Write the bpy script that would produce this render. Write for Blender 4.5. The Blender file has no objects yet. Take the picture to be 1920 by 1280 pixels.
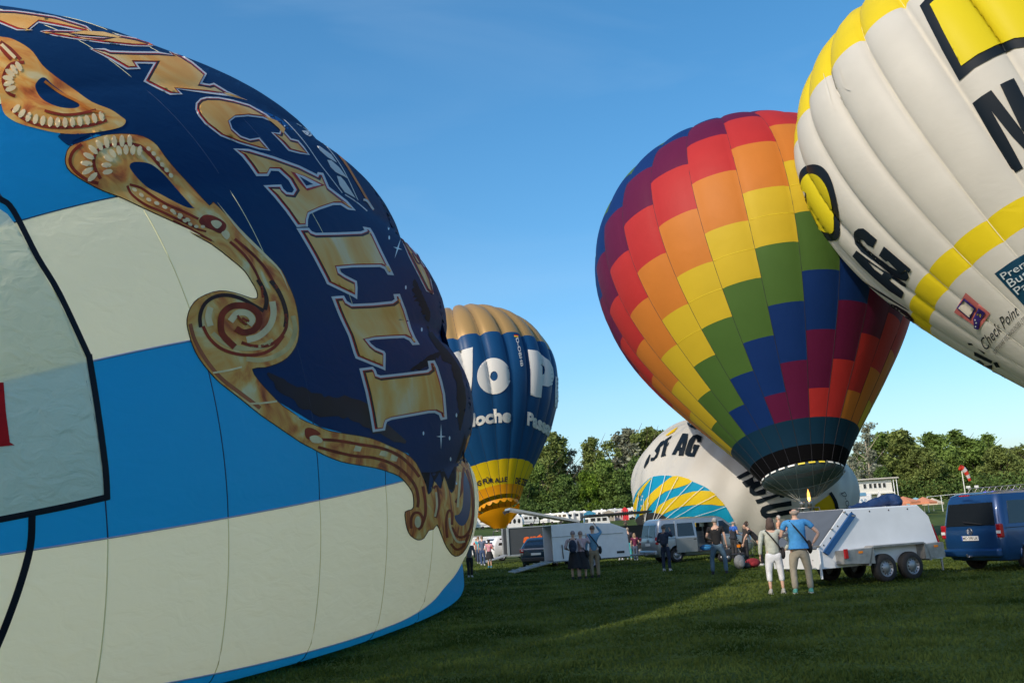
import bpy, bmesh, math, random
import numpy as np
from mathutils import Vector, Matrix
from mathutils.bvhtree import BVHTree
from mathutils.geometry import delaunay_2d_cdt
random.seed(7); RNG = np.random.default_rng(7)
PI = math.pi
sc = bpy.context.scene
COL = sc.collection

# ------------------------------------------------------------------ camera
FPX = 1800.0; PITCH = math.radians(11.44); ROLL = math.radians(3.6); EYE = np.array([0, 0, 1.6])
fw = np.array([0, math.cos(PITCH), math.sin(PITCH)]); r0 = np.array([1., 0, 0]); u0 = np.array([0, -math.sin(PITCH), math.cos(PITCH)])
RT = math.cos(ROLL)*r0 - math.sin(ROLL)*u0; UP = math.sin(ROLL)*r0 + math.cos(ROLL)*u0
cam_d = bpy.data.cameras.new('camera'); cam = bpy.data.objects.new('camera', cam_d); COL.objects.link(cam)
M = Matrix(((RT[0], UP[0], -fw[0], 0), (RT[1], UP[1], -fw[1], 0), (RT[2], UP[2], -fw[2], 1.6), (0, 0, 0, 1)))
cam.matrix_world = M
cam_d.lens = FPX/1920*36; cam_d.sensor_width = 36; cam_d.clip_end = 5000; cam_d.clip_start = .05
sc.camera = cam
# ------------------------------------------------------------------ light
SUN_AZ = math.radians(42); SUN_EL = math.radians(33)      # azimuth: from behind the camera towards its left
sdir = Vector((-math.sin(SUN_AZ)*math.cos(SUN_EL), -math.cos(SUN_AZ)*math.cos(SUN_EL), math.sin(SUN_EL)))
w = bpy.data.worlds.new('World'); sc.world = w; w.use_nodes = True
nt = w.node_tree; bg = nt.nodes['Background']
sky = nt.nodes.new('ShaderNodeTexSky'); sky.sky_type = 'NISHITA'; sky.sun_disc = False
sky.sun_elevation = SUN_EL; sky.sun_rotation = math.radians(180)+SUN_AZ
sky.air_density = 1.0; sky.dust_density = 2.0; sky.ozone_density = 3.0; sky.altitude = 100
hs = nt.nodes.new('ShaderNodeHueSaturation'); hs.inputs['Hue'].default_value = .492; hs.inputs['Saturation'].default_value = 1.33; hs.inputs['Value'].default_value = 1.2
gm = nt.nodes.new('ShaderNodeGamma'); gm.inputs[1].default_value = .93
# thin high haze: faint streaks of cloud in the whole sky
tcw = nt.nodes.new('ShaderNodeTexCoord'); mpw = nt.nodes.new('ShaderNodeMapping'); mpw.inputs['Scale'].default_value = (1.2, 2.6, 4.5); mpw.inputs['Rotation'].default_value = (.3, .5, .6)
nzw = nt.nodes.new('ShaderNodeTexNoise'); nzw.inputs['Scale'].default_value = 1.6; nzw.inputs['Detail'].default_value = 7; nzw.inputs['Distortion'].default_value = .9
mrw = nt.nodes.new('ShaderNodeMapRange'); mrw.inputs[1].default_value = .50; mrw.inputs[2].default_value = .85; mrw.inputs[4].default_value = .14
mxw = nt.nodes.new('ShaderNodeMix'); mxw.data_type = 'RGBA'; mxw.inputs[7].default_value = (3.6, 4.6, 5.6, 1)
nt.links.new(tcw.outputs['Generated'], mpw.inputs[0]); nt.links.new(mpw.outputs[0], nzw.inputs['Vector']); nt.links.new(nzw.outputs[0], mrw.inputs[0]); nt.links.new(mrw.outputs[0], mxw.inputs[0])
nt.links.new(sky.outputs[0], gm.inputs[0]); nt.links.new(gm.outputs[0], hs.inputs['Color']); nt.links.new(hs.outputs[0], mxw.inputs[6]); nt.links.new(mxw.outputs[2], bg.inputs[0]); bg.inputs[1].default_value = 0.12
sun = bpy.data.lights.new('sun', 'SUN'); sun.energy = 2.3; sun.angle = math.radians(.53); sun.color = (1, .87, .70)
so = bpy.data.objects.new('sun', sun); COL.objects.link(so); so.rotation_euler = sdir.to_track_quat('Z', 'Y').to_euler()
sc.view_settings.view_transform = 'Standard'; sc.view_settings.look = 'None'; sc.view_settings.gamma = 1
sc.view_settings.use_curve_mapping = False; sc.view_settings.exposure = 0.62
sc.cycles.max_bounces = 10; sc.cycles.diffuse_bounces = 6; sc.cycles.transmission_bounces = 6; sc.cycles.transparent_max_bounces = 12

# ------------------------------------------------------------------ helpers
def ray(px):
    px = np.asarray(px, float)
    d = fw+((px[..., 0:1]-960)/FPX)*RT+((640-px[..., 1:2])/FPX)*UP
    return d/np.linalg.norm(d, axis=-1, keepdims=True)
def gz(x, y):                                   # height of the ground
    t = np.clip((np.asarray(y, float)-88)/130, 0, 1)
    return 3.6*t*t*(3-2*t)
def gp(px, py):                                 # ground point seen at a photo pixel
    d = ray([px, py]); t = 5.0
    last = 0
    while t < 400:
        P = EYE+d*t
        if P[2] < gz(P[0], P[1]): break
        t *= 1.004
    return Vector(P.tolist())
def at(px, py, y):                              # point seen at a pixel, y metres ahead
    d = ray([px, py]); return Vector((EYE+d*(y-EYE[1])/d[1]).tolist())
def link(o, parent=None):
    COL.objects.link(o)
    if parent is not None: o.parent = parent
    return o
def thing(name, label, cat, loc=(0, 0, 0), rz=0, group=None, rot=None):
    o = bpy.data.objects.new(name, None); COL.objects.link(o)
    o.location = loc; o.rotation_euler = rot or (0, 0, rz); o.empty_display_size = .3
    o['label'] = label; o['category'] = cat
    if group: o['group'] = group
    return o
def tag(o, label, cat, group=None):
    o['label'] = label; o['category'] = cat
    if group: o['group'] = group
    return o
def mesh_obj(name, verts, faces, mat, parent=None, smooth=False, loc=None):
    me = bpy.data.meshes.new(name); me.from_pydata([tuple(v) for v in verts], [], [tuple(f) for f in faces]); me.update()
    if mat: me.materials.append(mat)
    if smooth: me.polygons.foreach_set('use_smooth', [True]*len(me.polygons))
    o = bpy.data.objects.new(name, me); link(o, parent)
    if loc is not None: o.location = loc
    return o
class MB:
    def __init__(s): s.v = []; s.f = []
    def add(s, v, f):
        n = len(s.v); s.v += [tuple(x) for x in v]; s.f += [tuple(i+n for i in q) for q in f]; return s
    def box(s, c, d, rz=0, M=None):
        P = [Vector((x*d[0]/2, y*d[1]/2, z*d[2]/2)) for x, y, z in ((-1,-1,-1),(1,-1,-1),(1,1,-1),(-1,1,-1),(-1,-1,1),(1,-1,1),(1,1,1),(-1,1,1))]
        R = M or Matrix.Rotation(rz, 3, 'Z')
        return s.add([R@p+Vector(c) for p in P], [(0,3,2,1),(4,5,6,7),(0,1,5,4),(1,2,6,5),(2,3,7,6),(3,0,4,7)])
    def tube(s, pts, rad, n=8, caps=True):
        pts = [Vector(p) for p in pts]
        rad = [rad]*len(pts) if isinstance(rad, (int, float)) else rad
        rings = []
        for i, p in enumerate(pts):
            d = (pts[min(i+1, len(pts)-1)]-pts[max(i-1, 0)]).normalized()
            a = Vector((0, 0, 1)) if abs(d.z) < .9 else Vector((1, 0, 0))
            u = d.cross(a).normalized(); v = d.cross(u)
            rings.append([p+(u*math.cos(2*PI*k/n)+v*math.sin(2*PI*k/n))*rad[i] for k in range(n)])
        V = [q for r in rings for q in r]; F = []
        for i in range(len(rings)-1):
            for k in range(n):
                F.append((i*n+k, i*n+(k+1) % n, (i+1)*n+(k+1) % n, (i+1)*n+k))
        if caps: F += [tuple(range(n-1, -1, -1)), tuple(range((len(rings)-1)*n, len(rings)*n))]
        return s.add(V, F)
    def lathe(s, prof, n=24, axis='Z', c=(0, 0, 0)):      # prof: (radius, height)
        V = []; F = []
        for r, h in prof:
            for k in range(n):
                a = 2*PI*k/n; p = (r*math.cos(a), r*math.sin(a), h)
                if axis == 'Y': p = (p[0], p[2], p[1])
                if axis == 'X': p = (p[2], p[0], p[1])
                V.append(Vector(p)+Vector(c))
        for i in range(len(prof)-1):
            for k in range(n): F.append((i*n+k, i*n+(k+1) % n, (i+1)*n+(k+1) % n, (i+1)*n+k))
        return s.add(V, F)
    def prism(s, poly, h0, h1, axis='Y'):                 # poly in (x,z), extruded along y; or (x,y) along z
        n = len(poly)
        mk = (lambda a, b, h: (a, h, b)) if axis == 'Y' else ((lambda a, b, h: (a, b, h)) if axis == 'Z' else (lambda a, b, h: (h, a, b)))
        V = [mk(a, b, h0) for a, b in poly]+[mk(a, b, h1) for a, b in poly]
        return s.add(V, [tuple(range(n)), tuple(range(2*n-1, n-1, -1))]+[(i, (i+1) % n, n+(i+1) % n, n+i) for i in range(n)])
    def ellipsoid(s, c, r, nu=12, nv=8, M=None):
        V = []; F = []
        for j in range(nv+1):
            b = PI*j/nv
            for i in range(nu):
                a = 2*PI*i/nu; p = Vector((r[0]*math.sin(b)*math.cos(a), r[1]*math.sin(b)*math.sin(a), r[2]*math.cos(b)))
                if M: p = M@p
                V.append(p+Vector(c))
        for j in range(nv):
            for i in range(nu): F.append((j*nu+i, (j+1)*nu+i, (j+1)*nu+(i+1) % nu, j*nu+(i+1) % nu))
        return s.add(V, F)
    def build(s, name, mat, parent=None, smooth=False, bevel=0, loc=None, rot=None, auto=False):
        o = mesh_obj(name, s.v, s.f, mat, parent, smooth, loc)
        bm = bmesh.new(); bm.from_mesh(o.data); bmesh.ops.remove_doubles(bm, verts=bm.verts, dist=1e-5)
        bmesh.ops.recalc_face_normals(bm, faces=bm.faces); bm.to_mesh(o.data); bm.free()
        if rot: o.rotation_euler = rot
        if bevel:
            m = o.modifiers.new('bevel', 'BEVEL'); m.width = bevel; m.segments = 2; m.limit_method = 'ANGLE'
            m.harden_normals = False
        if auto: o.data.set_sharp_from_angle(angle=math.radians(35))
        return o

# ------------------------------------------------------------------ materials
_m = {}
def mat(name, col, rough=.6, metal=0, spec=.5, var=0.0, vscale=3, bump=0.0, bscale=20, trans=0, coat=0, emit=None, tint=None, alpha=None):
    if name in _m: return _m[name]
    m = bpy.data.materials.new(name); m.use_nodes = True; _m[name] = m
    n = m.node_tree; L = n.links; b = n.nodes['Principled BSDF']
    b.inputs['Base Color'].default_value = (*col, 1); b.inputs['Roughness'].default_value = rough
    b.inputs['Metallic'].default_value = metal; b.inputs['Specular IOR Level'].default_value = spec
    if coat: b.inputs['Coat Weight'].default_value = coat; b.inputs['Coat Roughness'].default_value = .08
    if emit: b.inputs['Emission Color'].default_value = (*emit[0], 1); b.inputs['Emission Strength'].default_value = emit[1]
    tc = n.nodes.new('ShaderNodeTexCoord')
    csock = None
    if var:
        nz = n.nodes.new('ShaderNodeTexNoise'); nz.inputs['Scale'].default_value = vscale; nz.inputs['Detail'].default_value = 6
        L.new(tc.outputs['Object'], nz.inputs['Vector'])
        mx = n.nodes.new('ShaderNodeMix'); mx.data_type = 'RGBA'
        mx.inputs[6].default_value = (*[max(0, c*(1-var)) for c in col], 1)
        t = tint or col
        mx.inputs[7].default_value = (*[min(1, c*(1+var)) for c in t], 1)
        mr = n.nodes.new('ShaderNodeMapRange'); mr.inputs[1].default_value = .32; mr.inputs[2].default_value = .68
        L.new(nz.outputs[0], mr.inputs[0]); L.new(mr.outputs[0], mx.inputs[0]); L.new(mx.outputs[2], b.inputs['Base Color']); csock = mx.outputs[2]
    if bump:
        nz = n.nodes.new('ShaderNodeTexNoise'); nz.inputs['Scale'].default_value = bscale; nz.inputs['Detail'].default_value = 4
        L.new(tc.outputs['Object'], nz.inputs['Vector'])
        bp = n.nodes.new('ShaderNodeBump'); bp.inputs['Strength'].default_value = bump; bp.inputs['Distance'].default_value = .05
        L.new(nz.outputs[0], bp.inputs['Height']); L.new(bp.outputs[0], b.inputs['Normal'])
    if trans:
        tr = n.nodes.new('ShaderNodeBsdfTranslucent'); tr.inputs[0].default_value = (*[min(1, c*1.15) for c in col], 1)
        if csock: L.new(csock, tr.inputs[0])
        ms = n.nodes.new('ShaderNodeMixShader'); ms.inputs[0].default_value = trans
        out = n.nodes['Material Output']
        L.new(b.outputs[0], ms.inputs[1]); L.new(tr.outputs[0], ms.inputs[2]); L.new(ms.outputs[0], out.inputs[0])
    return m
def fabric(name, col, rough=.42, trans=.3, wr=.35, axis_stretch=(.35, 1, 2.4), tcol=None, spec=.22):
    """balloon cloth: faint weave tone, stretched wrinkles, some light passing through"""
    if name in _m: return _m[name]
    m = bpy.data.materials.new(name); m.use_nodes = True; _m[name] = m
    n = m.node_tree; L = n.links; b = n.nodes['Principled BSDF']
    b.inputs['Roughness'].default_value = rough; b.inputs['Specular IOR Level'].default_value = spec
    tc = n.nodes.new('ShaderNodeTexCoord')
    n1 = n.nodes.new('ShaderNodeTexNoise'); n1.inputs['Scale'].default_value = .6; n1.inputs['Detail'].default_value = 5
    L.new(tc.outputs['Object'], n1.inputs['Vector'])
    mx = n.nodes.new('ShaderNodeMix'); mx.data_type = 'RGBA'
    mx.inputs[6].default_value = (*[c*.9 for c in col], 1); mx.inputs[7].default_value = (*[min(1, c*1.07) for c in col], 1)
    L.new(n1.outputs[0], mx.inputs[0]); L.new(mx.outputs[2], b.inputs['Base Color'])
    mp = n.nodes.new('ShaderNodeMapping'); mp.inputs['Scale'].default_value = axis_stretch
    L.new(tc.outputs['Object'], mp.inputs[0])
    n2 = n.nodes.new('ShaderNodeTexNoise'); n2.inputs['Scale'].default_value = 2.2; n2.inputs['Detail'].default_value = 7; n2.inputs['Distortion'].default_value = .6
    L.new(mp.outputs[0], n2.inputs['Vector'])
    n3 = n.nodes.new('ShaderNodeTexNoise'); n3.inputs['Scale'].default_value = .45; n3.inputs['Detail'].default_value = 2
    L.new(tc.outputs['Object'], n3.inputs['Vector'])
    mm = n.nodes.new('ShaderNodeMath'); mm.operation = 'MULTIPLY'; L.new(n2.outputs[0], mm.inputs[0]); L.new(n3.outputs[0], mm.inputs[1])
    bp = n.nodes.new('ShaderNodeBump'); bp.inputs['Strength'].default_value = wr; bp.inputs['Distance'].default_value = .12
    L.new(mm.outputs[0], bp.inputs['Height']); L.new(bp.outputs[0], b.inputs['Normal'])
    tr = n.nodes.new('ShaderNodeBsdfTranslucent')
    if tcol: tr.inputs[0].default_value = (*tcol, 1)
    else: L.new(mx.outputs[2], tr.inputs[0])
    ms = n.nodes.new('ShaderNodeMixShader'); ms.inputs[0].default_value = trans
    out = n.nodes['Material Output']
    L.new(b.outputs[0], ms.inputs[1]); L.new(tr.outputs[0], ms.inputs[2]); L.new(ms.outputs[0], out.inputs[0])
    return m
def gold_print(name, cols, scale=1.6):
    """printed gilding: blotchy orange, tan, cream and rust tones"""
    m = bpy.data.materials.new(name); m.use_nodes = True; _m[name] = m
    n = m.node_tree; L = n.links; b = n.nodes['Principled BSDF']
    b.inputs['Roughness'].default_value = .5; b.inputs['Specular IOR Level'].default_value = .3
    tc = n.nodes.new('ShaderNodeTexCoord')
    nz = n.nodes.new('ShaderNodeTexNoise'); nz.inputs['Scale'].default_value = scale; nz.inputs['Detail'].default_value = 7; nz.inputs['Distortion'].default_value = 1.4
    L.new(tc.outputs['Object'], nz.inputs['Vector'])
    cr = n.nodes.new('ShaderNodeValToRGB'); e = cr.color_ramp.elements
    e[0].position = .3; e[0].color = (*cols[0], 1); e[1].position = .72; e[1].color = (*cols[-1], 1)
    for i, c in enumerate(cols[1:-1]):
        q = e.new(.3+.42*(i+1)/(len(cols)-1)); q.color = (*c, 1)
    L.new(nz.outputs[0], cr.inputs[0]); L.new(cr.outputs[0], b.inputs['Base Color'])
    tr = n.nodes.new('ShaderNodeBsdfTranslucent'); L.new(cr.outputs[0], tr.inputs[0])
    ms = n.nodes.new('ShaderNodeMixShader'); ms.inputs[0].default_value = .25; out = n.nodes['Material Output']
    L.new(b.outputs[0], ms.inputs[1]); L.new(tr.outputs[0], ms.inputs[2]); L.new(ms.outputs[0], out.inputs[0])
    return m

# ------------------------------------------------------------------ printing on cloth
def CR(pts, k=4, closed=False):                 # Catmull-Rom smoothing
    P = [np.array(p, float) for p in pts]; n = len(P); out = []
    rng = range(n) if closed else range(n-1)
    for i in rng:
        if closed: a, b, c, d = P[i-1], P[i], P[(i+1) % n], P[(i+2) % n]
        else: a, b, c, d = P[max(i-1, 0)], P[i], P[i+1], P[min(i+2, n-1)]
        for j in range(k):
            t = j/k
            out.append(tuple(.5*((2*b)+(c-a)*t+(2*a-5*b+4*c-d)*t*t+(3*b-a-3*c+d)*t**3)))
    if not closed: out.append(tuple(P[-1]))
    return out
def crop(x0, y0, s): return lambda L: [(x0+a/s, y0+b/s) for a, b in L]
def inset(poly, d, sh=(0, 0)):
    P = np.array(poly, float); n = len(P)
    A = .5*np.sum(P[:, 0]*np.roll(P[:, 1], -1)-np.roll(P[:, 0], -1)*P[:, 1]); sgn = 1 if A > 0 else -1
    out = []
    for i in range(n):
        e1 = P[i]-P[i-1]; e2 = P[(i+1) % n]-P[i]
        e1 /= (np.linalg.norm(e1)+1e-9); e2 /= (np.linalg.norm(e2)+1e-9)
        n1 = np.array([-e1[1], e1[0]])*sgn; n2 = np.array([-e2[1], e2[0]])*sgn
        m = n1+n2; q = m@m
        m = m/max(q, .9)
        out.append(tuple(P[i]+2*m*d+np.array(sh)))
    return out
def inside(polys, x, y):
    c = np.zeros(len(x), bool)
    for p in polys:
        P = np.array(p); n = len(P)
        for i in range(n):
            x1, y1 = P[i]; x2, y2 = P[(i+1) % n]
            if y1 == y2: continue
            t = ((y1 > y) != (y2 > y)) & (x < (x2-x1)*(y-y1)/(y2-y1)+x1)
            c ^= t
    return c
EYEV = Vector(EYE.tolist())
def onto(surf, px, off):
    """photo pixels -> points on the cloth (towards the outside by off)"""
    bvh, ctr, rad = surf
    D = ray(px); out = []
    for d in D:
        d = Vector(d.tolist())
        hit, nrm, idx, dist = bvh.ray_cast(EYEV, d)
        if hit is None:
            p = EYEV+d*((ctr-EYEV).dot(d))
            for _ in range(5):
                q, nrm, idx, dist = bvh.find_nearest(p)
                p = EYEV+d*((q-EYEV).dot(d))
            hit = q; o = (hit-ctr).normalized()
        else:
            o = nrm if nrm.dot(d) < 0 else -nrm
        out.append(hit+o*off)
    return out
def finish_print(name, V, F, m, parent, smooth=True):
    o = mesh_obj(name, [v-parent.location for v in V], F, m, parent, smooth)
    return o
def decal(surf, polys, m, parent, name='print', layer=1, step=7, unit=.016):
    if not isinstance(polys[0][0], (list, tuple, np.ndarray)): polys = [polys]
    V = []; E = []
    for p in polys:
        n0 = len(V); q = []
        for i in range(len(p)):
            a = np.array(p[i], float); b = np.array(p[(i+1) % len(p)], float); L = np.linalg.norm(b-a)
            if L < 1e-6: continue
            k = max(1, int(math.ceil(L/step)))
            for j in range(k): q.append(tuple(a+(b-a)*j/k))
        V += q; E += [(n0+i, n0+(i+1) % len(q)) for i in range(len(q))]
    A = np.array(V); x0, y0 = A.min(0); x1, y1 = A.max(0)
    if x1-x0 > step*1.5 and y1-y0 > step*1.5:
        gx, gy = np.meshgrid(np.arange(x0+step/2, x1, step), np.arange(y0+step/2, y1, step))
        gx = gx.ravel()+np.where((np.arange(gx.size)//max(1, gx.shape[1])) % 2, step*.25, -step*.25); gy = gy.ravel()
        ok = inside(polys, gx, gy); V += list(zip(gx[ok].tolist(), gy[ok].tolist()))
    vs, es, fs, *_ = delaunay_2d_cdt([Vector(v) for v in V], E, [], 0, 1e-4)
    vs = np.array([tuple(v) for v in vs]); C = np.array([vs[list(f)].mean(0) for f in fs])
    ok = inside(polys, C[:, 0], C[:, 1])
    F = [tuple(f)[::-1] for f, k in zip(fs, ok) if k]
    return finish_print(name, onto(surf, vs, layer*unit), F, m, parent)
def stroke(surf, pts, width, m, parent, name='print', layer=2, smooth=4, step=7, unit=.016, taper=False):
    P = CR(pts, smooth) if smooth else [tuple(p) for p in pts]
    Q = [np.array(P[0], float)]
    for p in P[1:]:
        p = np.array(p, float); L = np.linalg.norm(p-Q[-1]); k = max(1, int(L/step)); a = Q[-1]
        for j in range(1, k+1): Q.append(a+(p-a)*j/k)
    n = len(Q); V = []
    for i, q in enumerate(Q):
        d = Q[min(i+1, n-1)]-Q[max(i-1, 0)]; d = d/(np.linalg.norm(d)+1e-9); nn = np.array([-d[1], d[0]])
        ww = width/2*(math.sin(PI*(i+.3)/(n-.4)) if taper else 1)
        V += [q+nn*ww, q, q-nn*ww]
    F = []
    for i in range(n-1):
        F += [(3*i, 3*i+1, 3*i+4, 3*i+3), (3*i+1, 3*i+2, 3*i+5, 3*i+4)]
    return finish_print(name, onto(surf, np.array(V), layer*unit), F, m, parent)
def text_tris(s, bold=0.0, shear=0, spacing=1.0, cell=.12):
    cu = bpy.data.curves.new('t', 'FONT'); cu.body = s; cu.offset = bold; cu.resolution_u = 3; cu.shear = shear; cu.space_character = spacing
    ob = bpy.data.objects.new('t', cu); me = ob.to_mesh()
    bm = bmesh.new(); bm.from_mesh(me); ob.to_mesh_clear(); bpy.data.objects.remove(ob)
    xs = [v.co.x for v in bm.verts]; ys = [v.co.y for v in bm.verts]
    x0, x1, y0, y1 = min(xs), max(xs), min(ys), max(ys)
    for ax, a, b in ((0, x0, x1), (1, y0, y1)):
        t = a+cell
        while t < b:
            co = [0, 0, 0]; co[ax] = t; no = [0, 0, 0]; no[ax] = 1
            bmesh.ops.bisect_plane(bm, geom=bm.verts[:]+bm.edges[:]+bm.faces[:], plane_co=co, plane_no=no)
            t += cell
    bm.verts.index_update()
    V = np.array([((v.co.x-x0)/(x1-x0), (v.co.y-y0)/(y1-y0)) for v in bm.verts]); F = [tuple(v.index for v in f.verts) for f in bm.faces]
    bm.free(); return V, F, (x1-x0)/(y1-y0)
def along(path, u):
    P = np.array(path, float); L = np.r_[0, np.cumsum(np.linalg.norm(np.diff(P, axis=0), axis=1))]; L /= L[-1]
    return np.stack([np.interp(u, L, P[:, 0]), np.interp(u, L, P[:, 1])], -1)
def text_on(surf, s, top, bot, m, parent, name='lettering', layer=1, bold=.02, cell=.12, unit=.016, **k):
    V, F, asp = text_tris(s, bold, cell=cell, **k)
    T = along(CR(top, 6) if len(top) > 2 else top, V[:, 0]); B = along(CR(bot, 6) if len(bot) > 2 else bot, V[:, 0])
    P = B+(T-B)*V[:, 1:2]
    return finish_print(name, onto(surf, P, layer*unit), F, m, parent)
def flat_text(s, w, h, M4, m, parent, name='lettering', bold=.02, **k):
    """text of width w and height h in the local xy plane of matrix M4"""
    V, F, asp = text_tris(s, bold, cell=9, **k)
    return mesh_obj(name, [M4@Vector((a*w, b*h, 0)) for a, b in V], F, m, parent)

# ------------------------------------------------------------------ ground
def grass_mat():
    m = bpy.data.materials.new('grass_ground'); m.use_nodes = True; n = m.node_tree; L = n.links; b = n.nodes['Principled BSDF']
    tc = n.nodes.new('ShaderNodeTexCoord'); b.inputs['Roughness'].default_value = .9; b.inputs['Specular IOR Level'].default_value = .15
    cols = []
    for s, d in ((.09, 6), (1.2, 6), (14, 5)):
        z = n.nodes.new('ShaderNodeTexNoise'); z.inputs['Scale'].default_value = s; z.inputs['Detail'].default_value = d; L.new(tc.outputs['Object'], z.inputs['Vector']); cols.append(z)
    a = n.nodes.new('ShaderNodeValToRGB'); a.color_ramp.elements[0].position = .35; a.color_ramp.elements[1].position = .68
    a.color_ramp.elements[0].color = (.044, .076, .014, 1); a.color_ramp.elements[1].color = (.092, .130, .026, 1)
    L.new(cols[0].outputs[0], a.inputs[0])
    c = n.nodes.new('ShaderNodeValToRGB'); c.color_ramp.elements[0].position = .3; c.color_ramp.elements[1].position = .75
    c.color_ramp.elements[0].color = (.5, .55, .45, 1); c.color_ramp.elements[1].color = (1.4, 1.25, 1.0, 1)
    ad = n.nodes.new('ShaderNodeMath'); ad.operation = 'ADD'; L.new(cols[1].outputs[0], ad.inputs[0]); L.new(cols[2].outputs[0], ad.inputs[1])
    hf = n.nodes.new('ShaderNodeMath'); hf.operation = 'MULTIPLY'; hf.inputs[1].default_value = .5; L.new(ad.outputs[0], hf.inputs[0]); L.new(hf.outputs[0], c.inputs[0])
    mx = n.nodes.new('ShaderNodeMix'); mx.data_type = 'RGBA'; mx.blend_type = 'MULTIPLY'; mx.inputs[0].default_value = 1
    L.new(a.outputs[0], mx.inputs[6]); L.new(c.outputs[0], mx.inputs[7]); L.new(mx.outputs[2], b.inputs['Base Color'])
    bp = n.nodes.new('ShaderNodeBump'); bp.inputs['Strength'].default_value = .8; bp.inputs['Distance'].default_value = .05
    L.new(cols[2].outputs[0], bp.inputs['Height']); L.new(bp.outputs[0], b.inputs['Normal'])
    return m
GM = grass_mat()
ys = np.r_[-60, np.arange(-40, 88, 8), np.arange(88, 240, 6), 260, 400, 900, 2500]; xs = np.r_[-2500, -600, np.arange(-200, 201, 20), 600, 2500]
V = [(x, y, float(gz(x, y))) for y in ys for x in xs]; nx = len(xs)
F = [(j*nx+i, j*nx+i+1, (j+1)*nx+i+1, (j+1)*nx+i) for j in range(len(ys)-1) for i in range(nx-1)]
g = mesh_obj('ground', V, F, GM, None, True); g['kind'] = 'structure'
def grass():
    n = 190000
    y = 9*np.exp(RNG.random(n)*math.log(62/9)); x = (RNG.random(n)*1.25-.62)*y+2
    keep = x > -5; x = x[keep]; y = y[keep]; n = len(x)
    clump = np.sin(x*3.1+np.sin(y*2.3)*2)+np.sin(y*4.7+x*1.3); h = (.018+.02*RNG.random(n))*(1+.25*clump)*(1+y/60); wd = .006+.0009*y
    a = RNG.random(n)*PI; lx = RNG.normal(size=n)*.02; ly = RNG.normal(size=n)*.02
    V = np.zeros((n, 3, 3)); V[:, 0, 0] = x-np.cos(a)*wd; V[:, 0, 1] = y-np.sin(a)*wd; V[:, 1, 0] = x+np.cos(a)*wd; V[:, 1, 1] = y+np.sin(a)*wd
    V[:, 2, 0] = x+lx; V[:, 2, 1] = y+ly; V[:, 2, 2] = h; V[:, :2, 2] = -.005
    me = bpy.data.meshes.new('grass_blades'); me.vertices.add(3*n); me.vertices.foreach_set('co', V.ravel()); me.loops.add(3*n)
    me.loops.foreach_set('vertex_index', np.arange(3*n)); me.polygons.add(n); me.polygons.foreach_set('loop_start', np.arange(0, 3*n, 3))
    me.update(); me.validate()
    me.materials.append(mat('grass_blade', (.052, .098, .014), .8, spec=.1, var=.5, vscale=.5, tint=(.095, .122, .028), trans=.3))
    o = bpy.data.objects.new('grass_blades', me); COL.objects.link(o); o['kind'] = 'stuff'; tag(o, 'short mown grass covering the shaded foreground of the field', 'grass')
grass()
# ------------------------------------------------------------------ balloons
def grid_panel(name, f, t0, t1, s0, s1, nu, nv, m, parent, axisp):
    T, S = np.meshgrid(np.linspace(t0, t1, nu+1), np.linspace(s0, s1, nv+1))
    P = f(T, S); e = 1e-3
    N = np.cross(f(T+e, S)-f(T-e, S), f(T, S+e)-f(T, S-e))
    N /= np.linalg.norm(N, axis=-1, keepdims=True)+1e-12
    sgn = np.sign(np.einsum('ijk,ijk->ij', N, P-axisp)); sgn[sgn == 0] = 1; N *= sgn[..., None]
    loc = np.array(parent.location)
    V = (P-loc).reshape(-1, 3); w_ = nu+1
    F = [(j*w_+i, j*w_+i+1, (j+1)*w_+i+1, (j+1)*w_+i) for j in range(nv) for i in range(nu)]
    a = V[F[len(F)//2][1]]-V[F[len(F)//2][0]]; b = V[F[len(F)//2][3]]-V[F[len(F)//2][0]]
    if np.cross(a, b)@(V[F[len(F)//2][0]]+loc-axisp) < 0: F = [q[::-1] for q in F]
    o = mesh_obj(name, V.tolist(), F, m, parent, True)
    try: o.data.normals_split_custom_set_from_vertices(N.reshape(-1, 3).tolist())
    except Exception: pass
    return o
def bvh_of(f, t0, t1, s0, s1, nt_, ns, ctr):
    T, S = np.meshgrid(np.linspace(t0, t1, nt_+1), np.linspace(s0, s1, ns+1)); P = f(T, S); w_ = nt_+1
    F = [(j*w_+i, j*w_+i+1, (j+1)*w_+i+1, (j+1)*w_+i) for j in range(ns) for i in range(nt_)]
    return (BVHTree.FromPolygons([Vector(v) for v in P.reshape(-1, 3).tolist()], F), Vector(ctr), 1)

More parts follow.
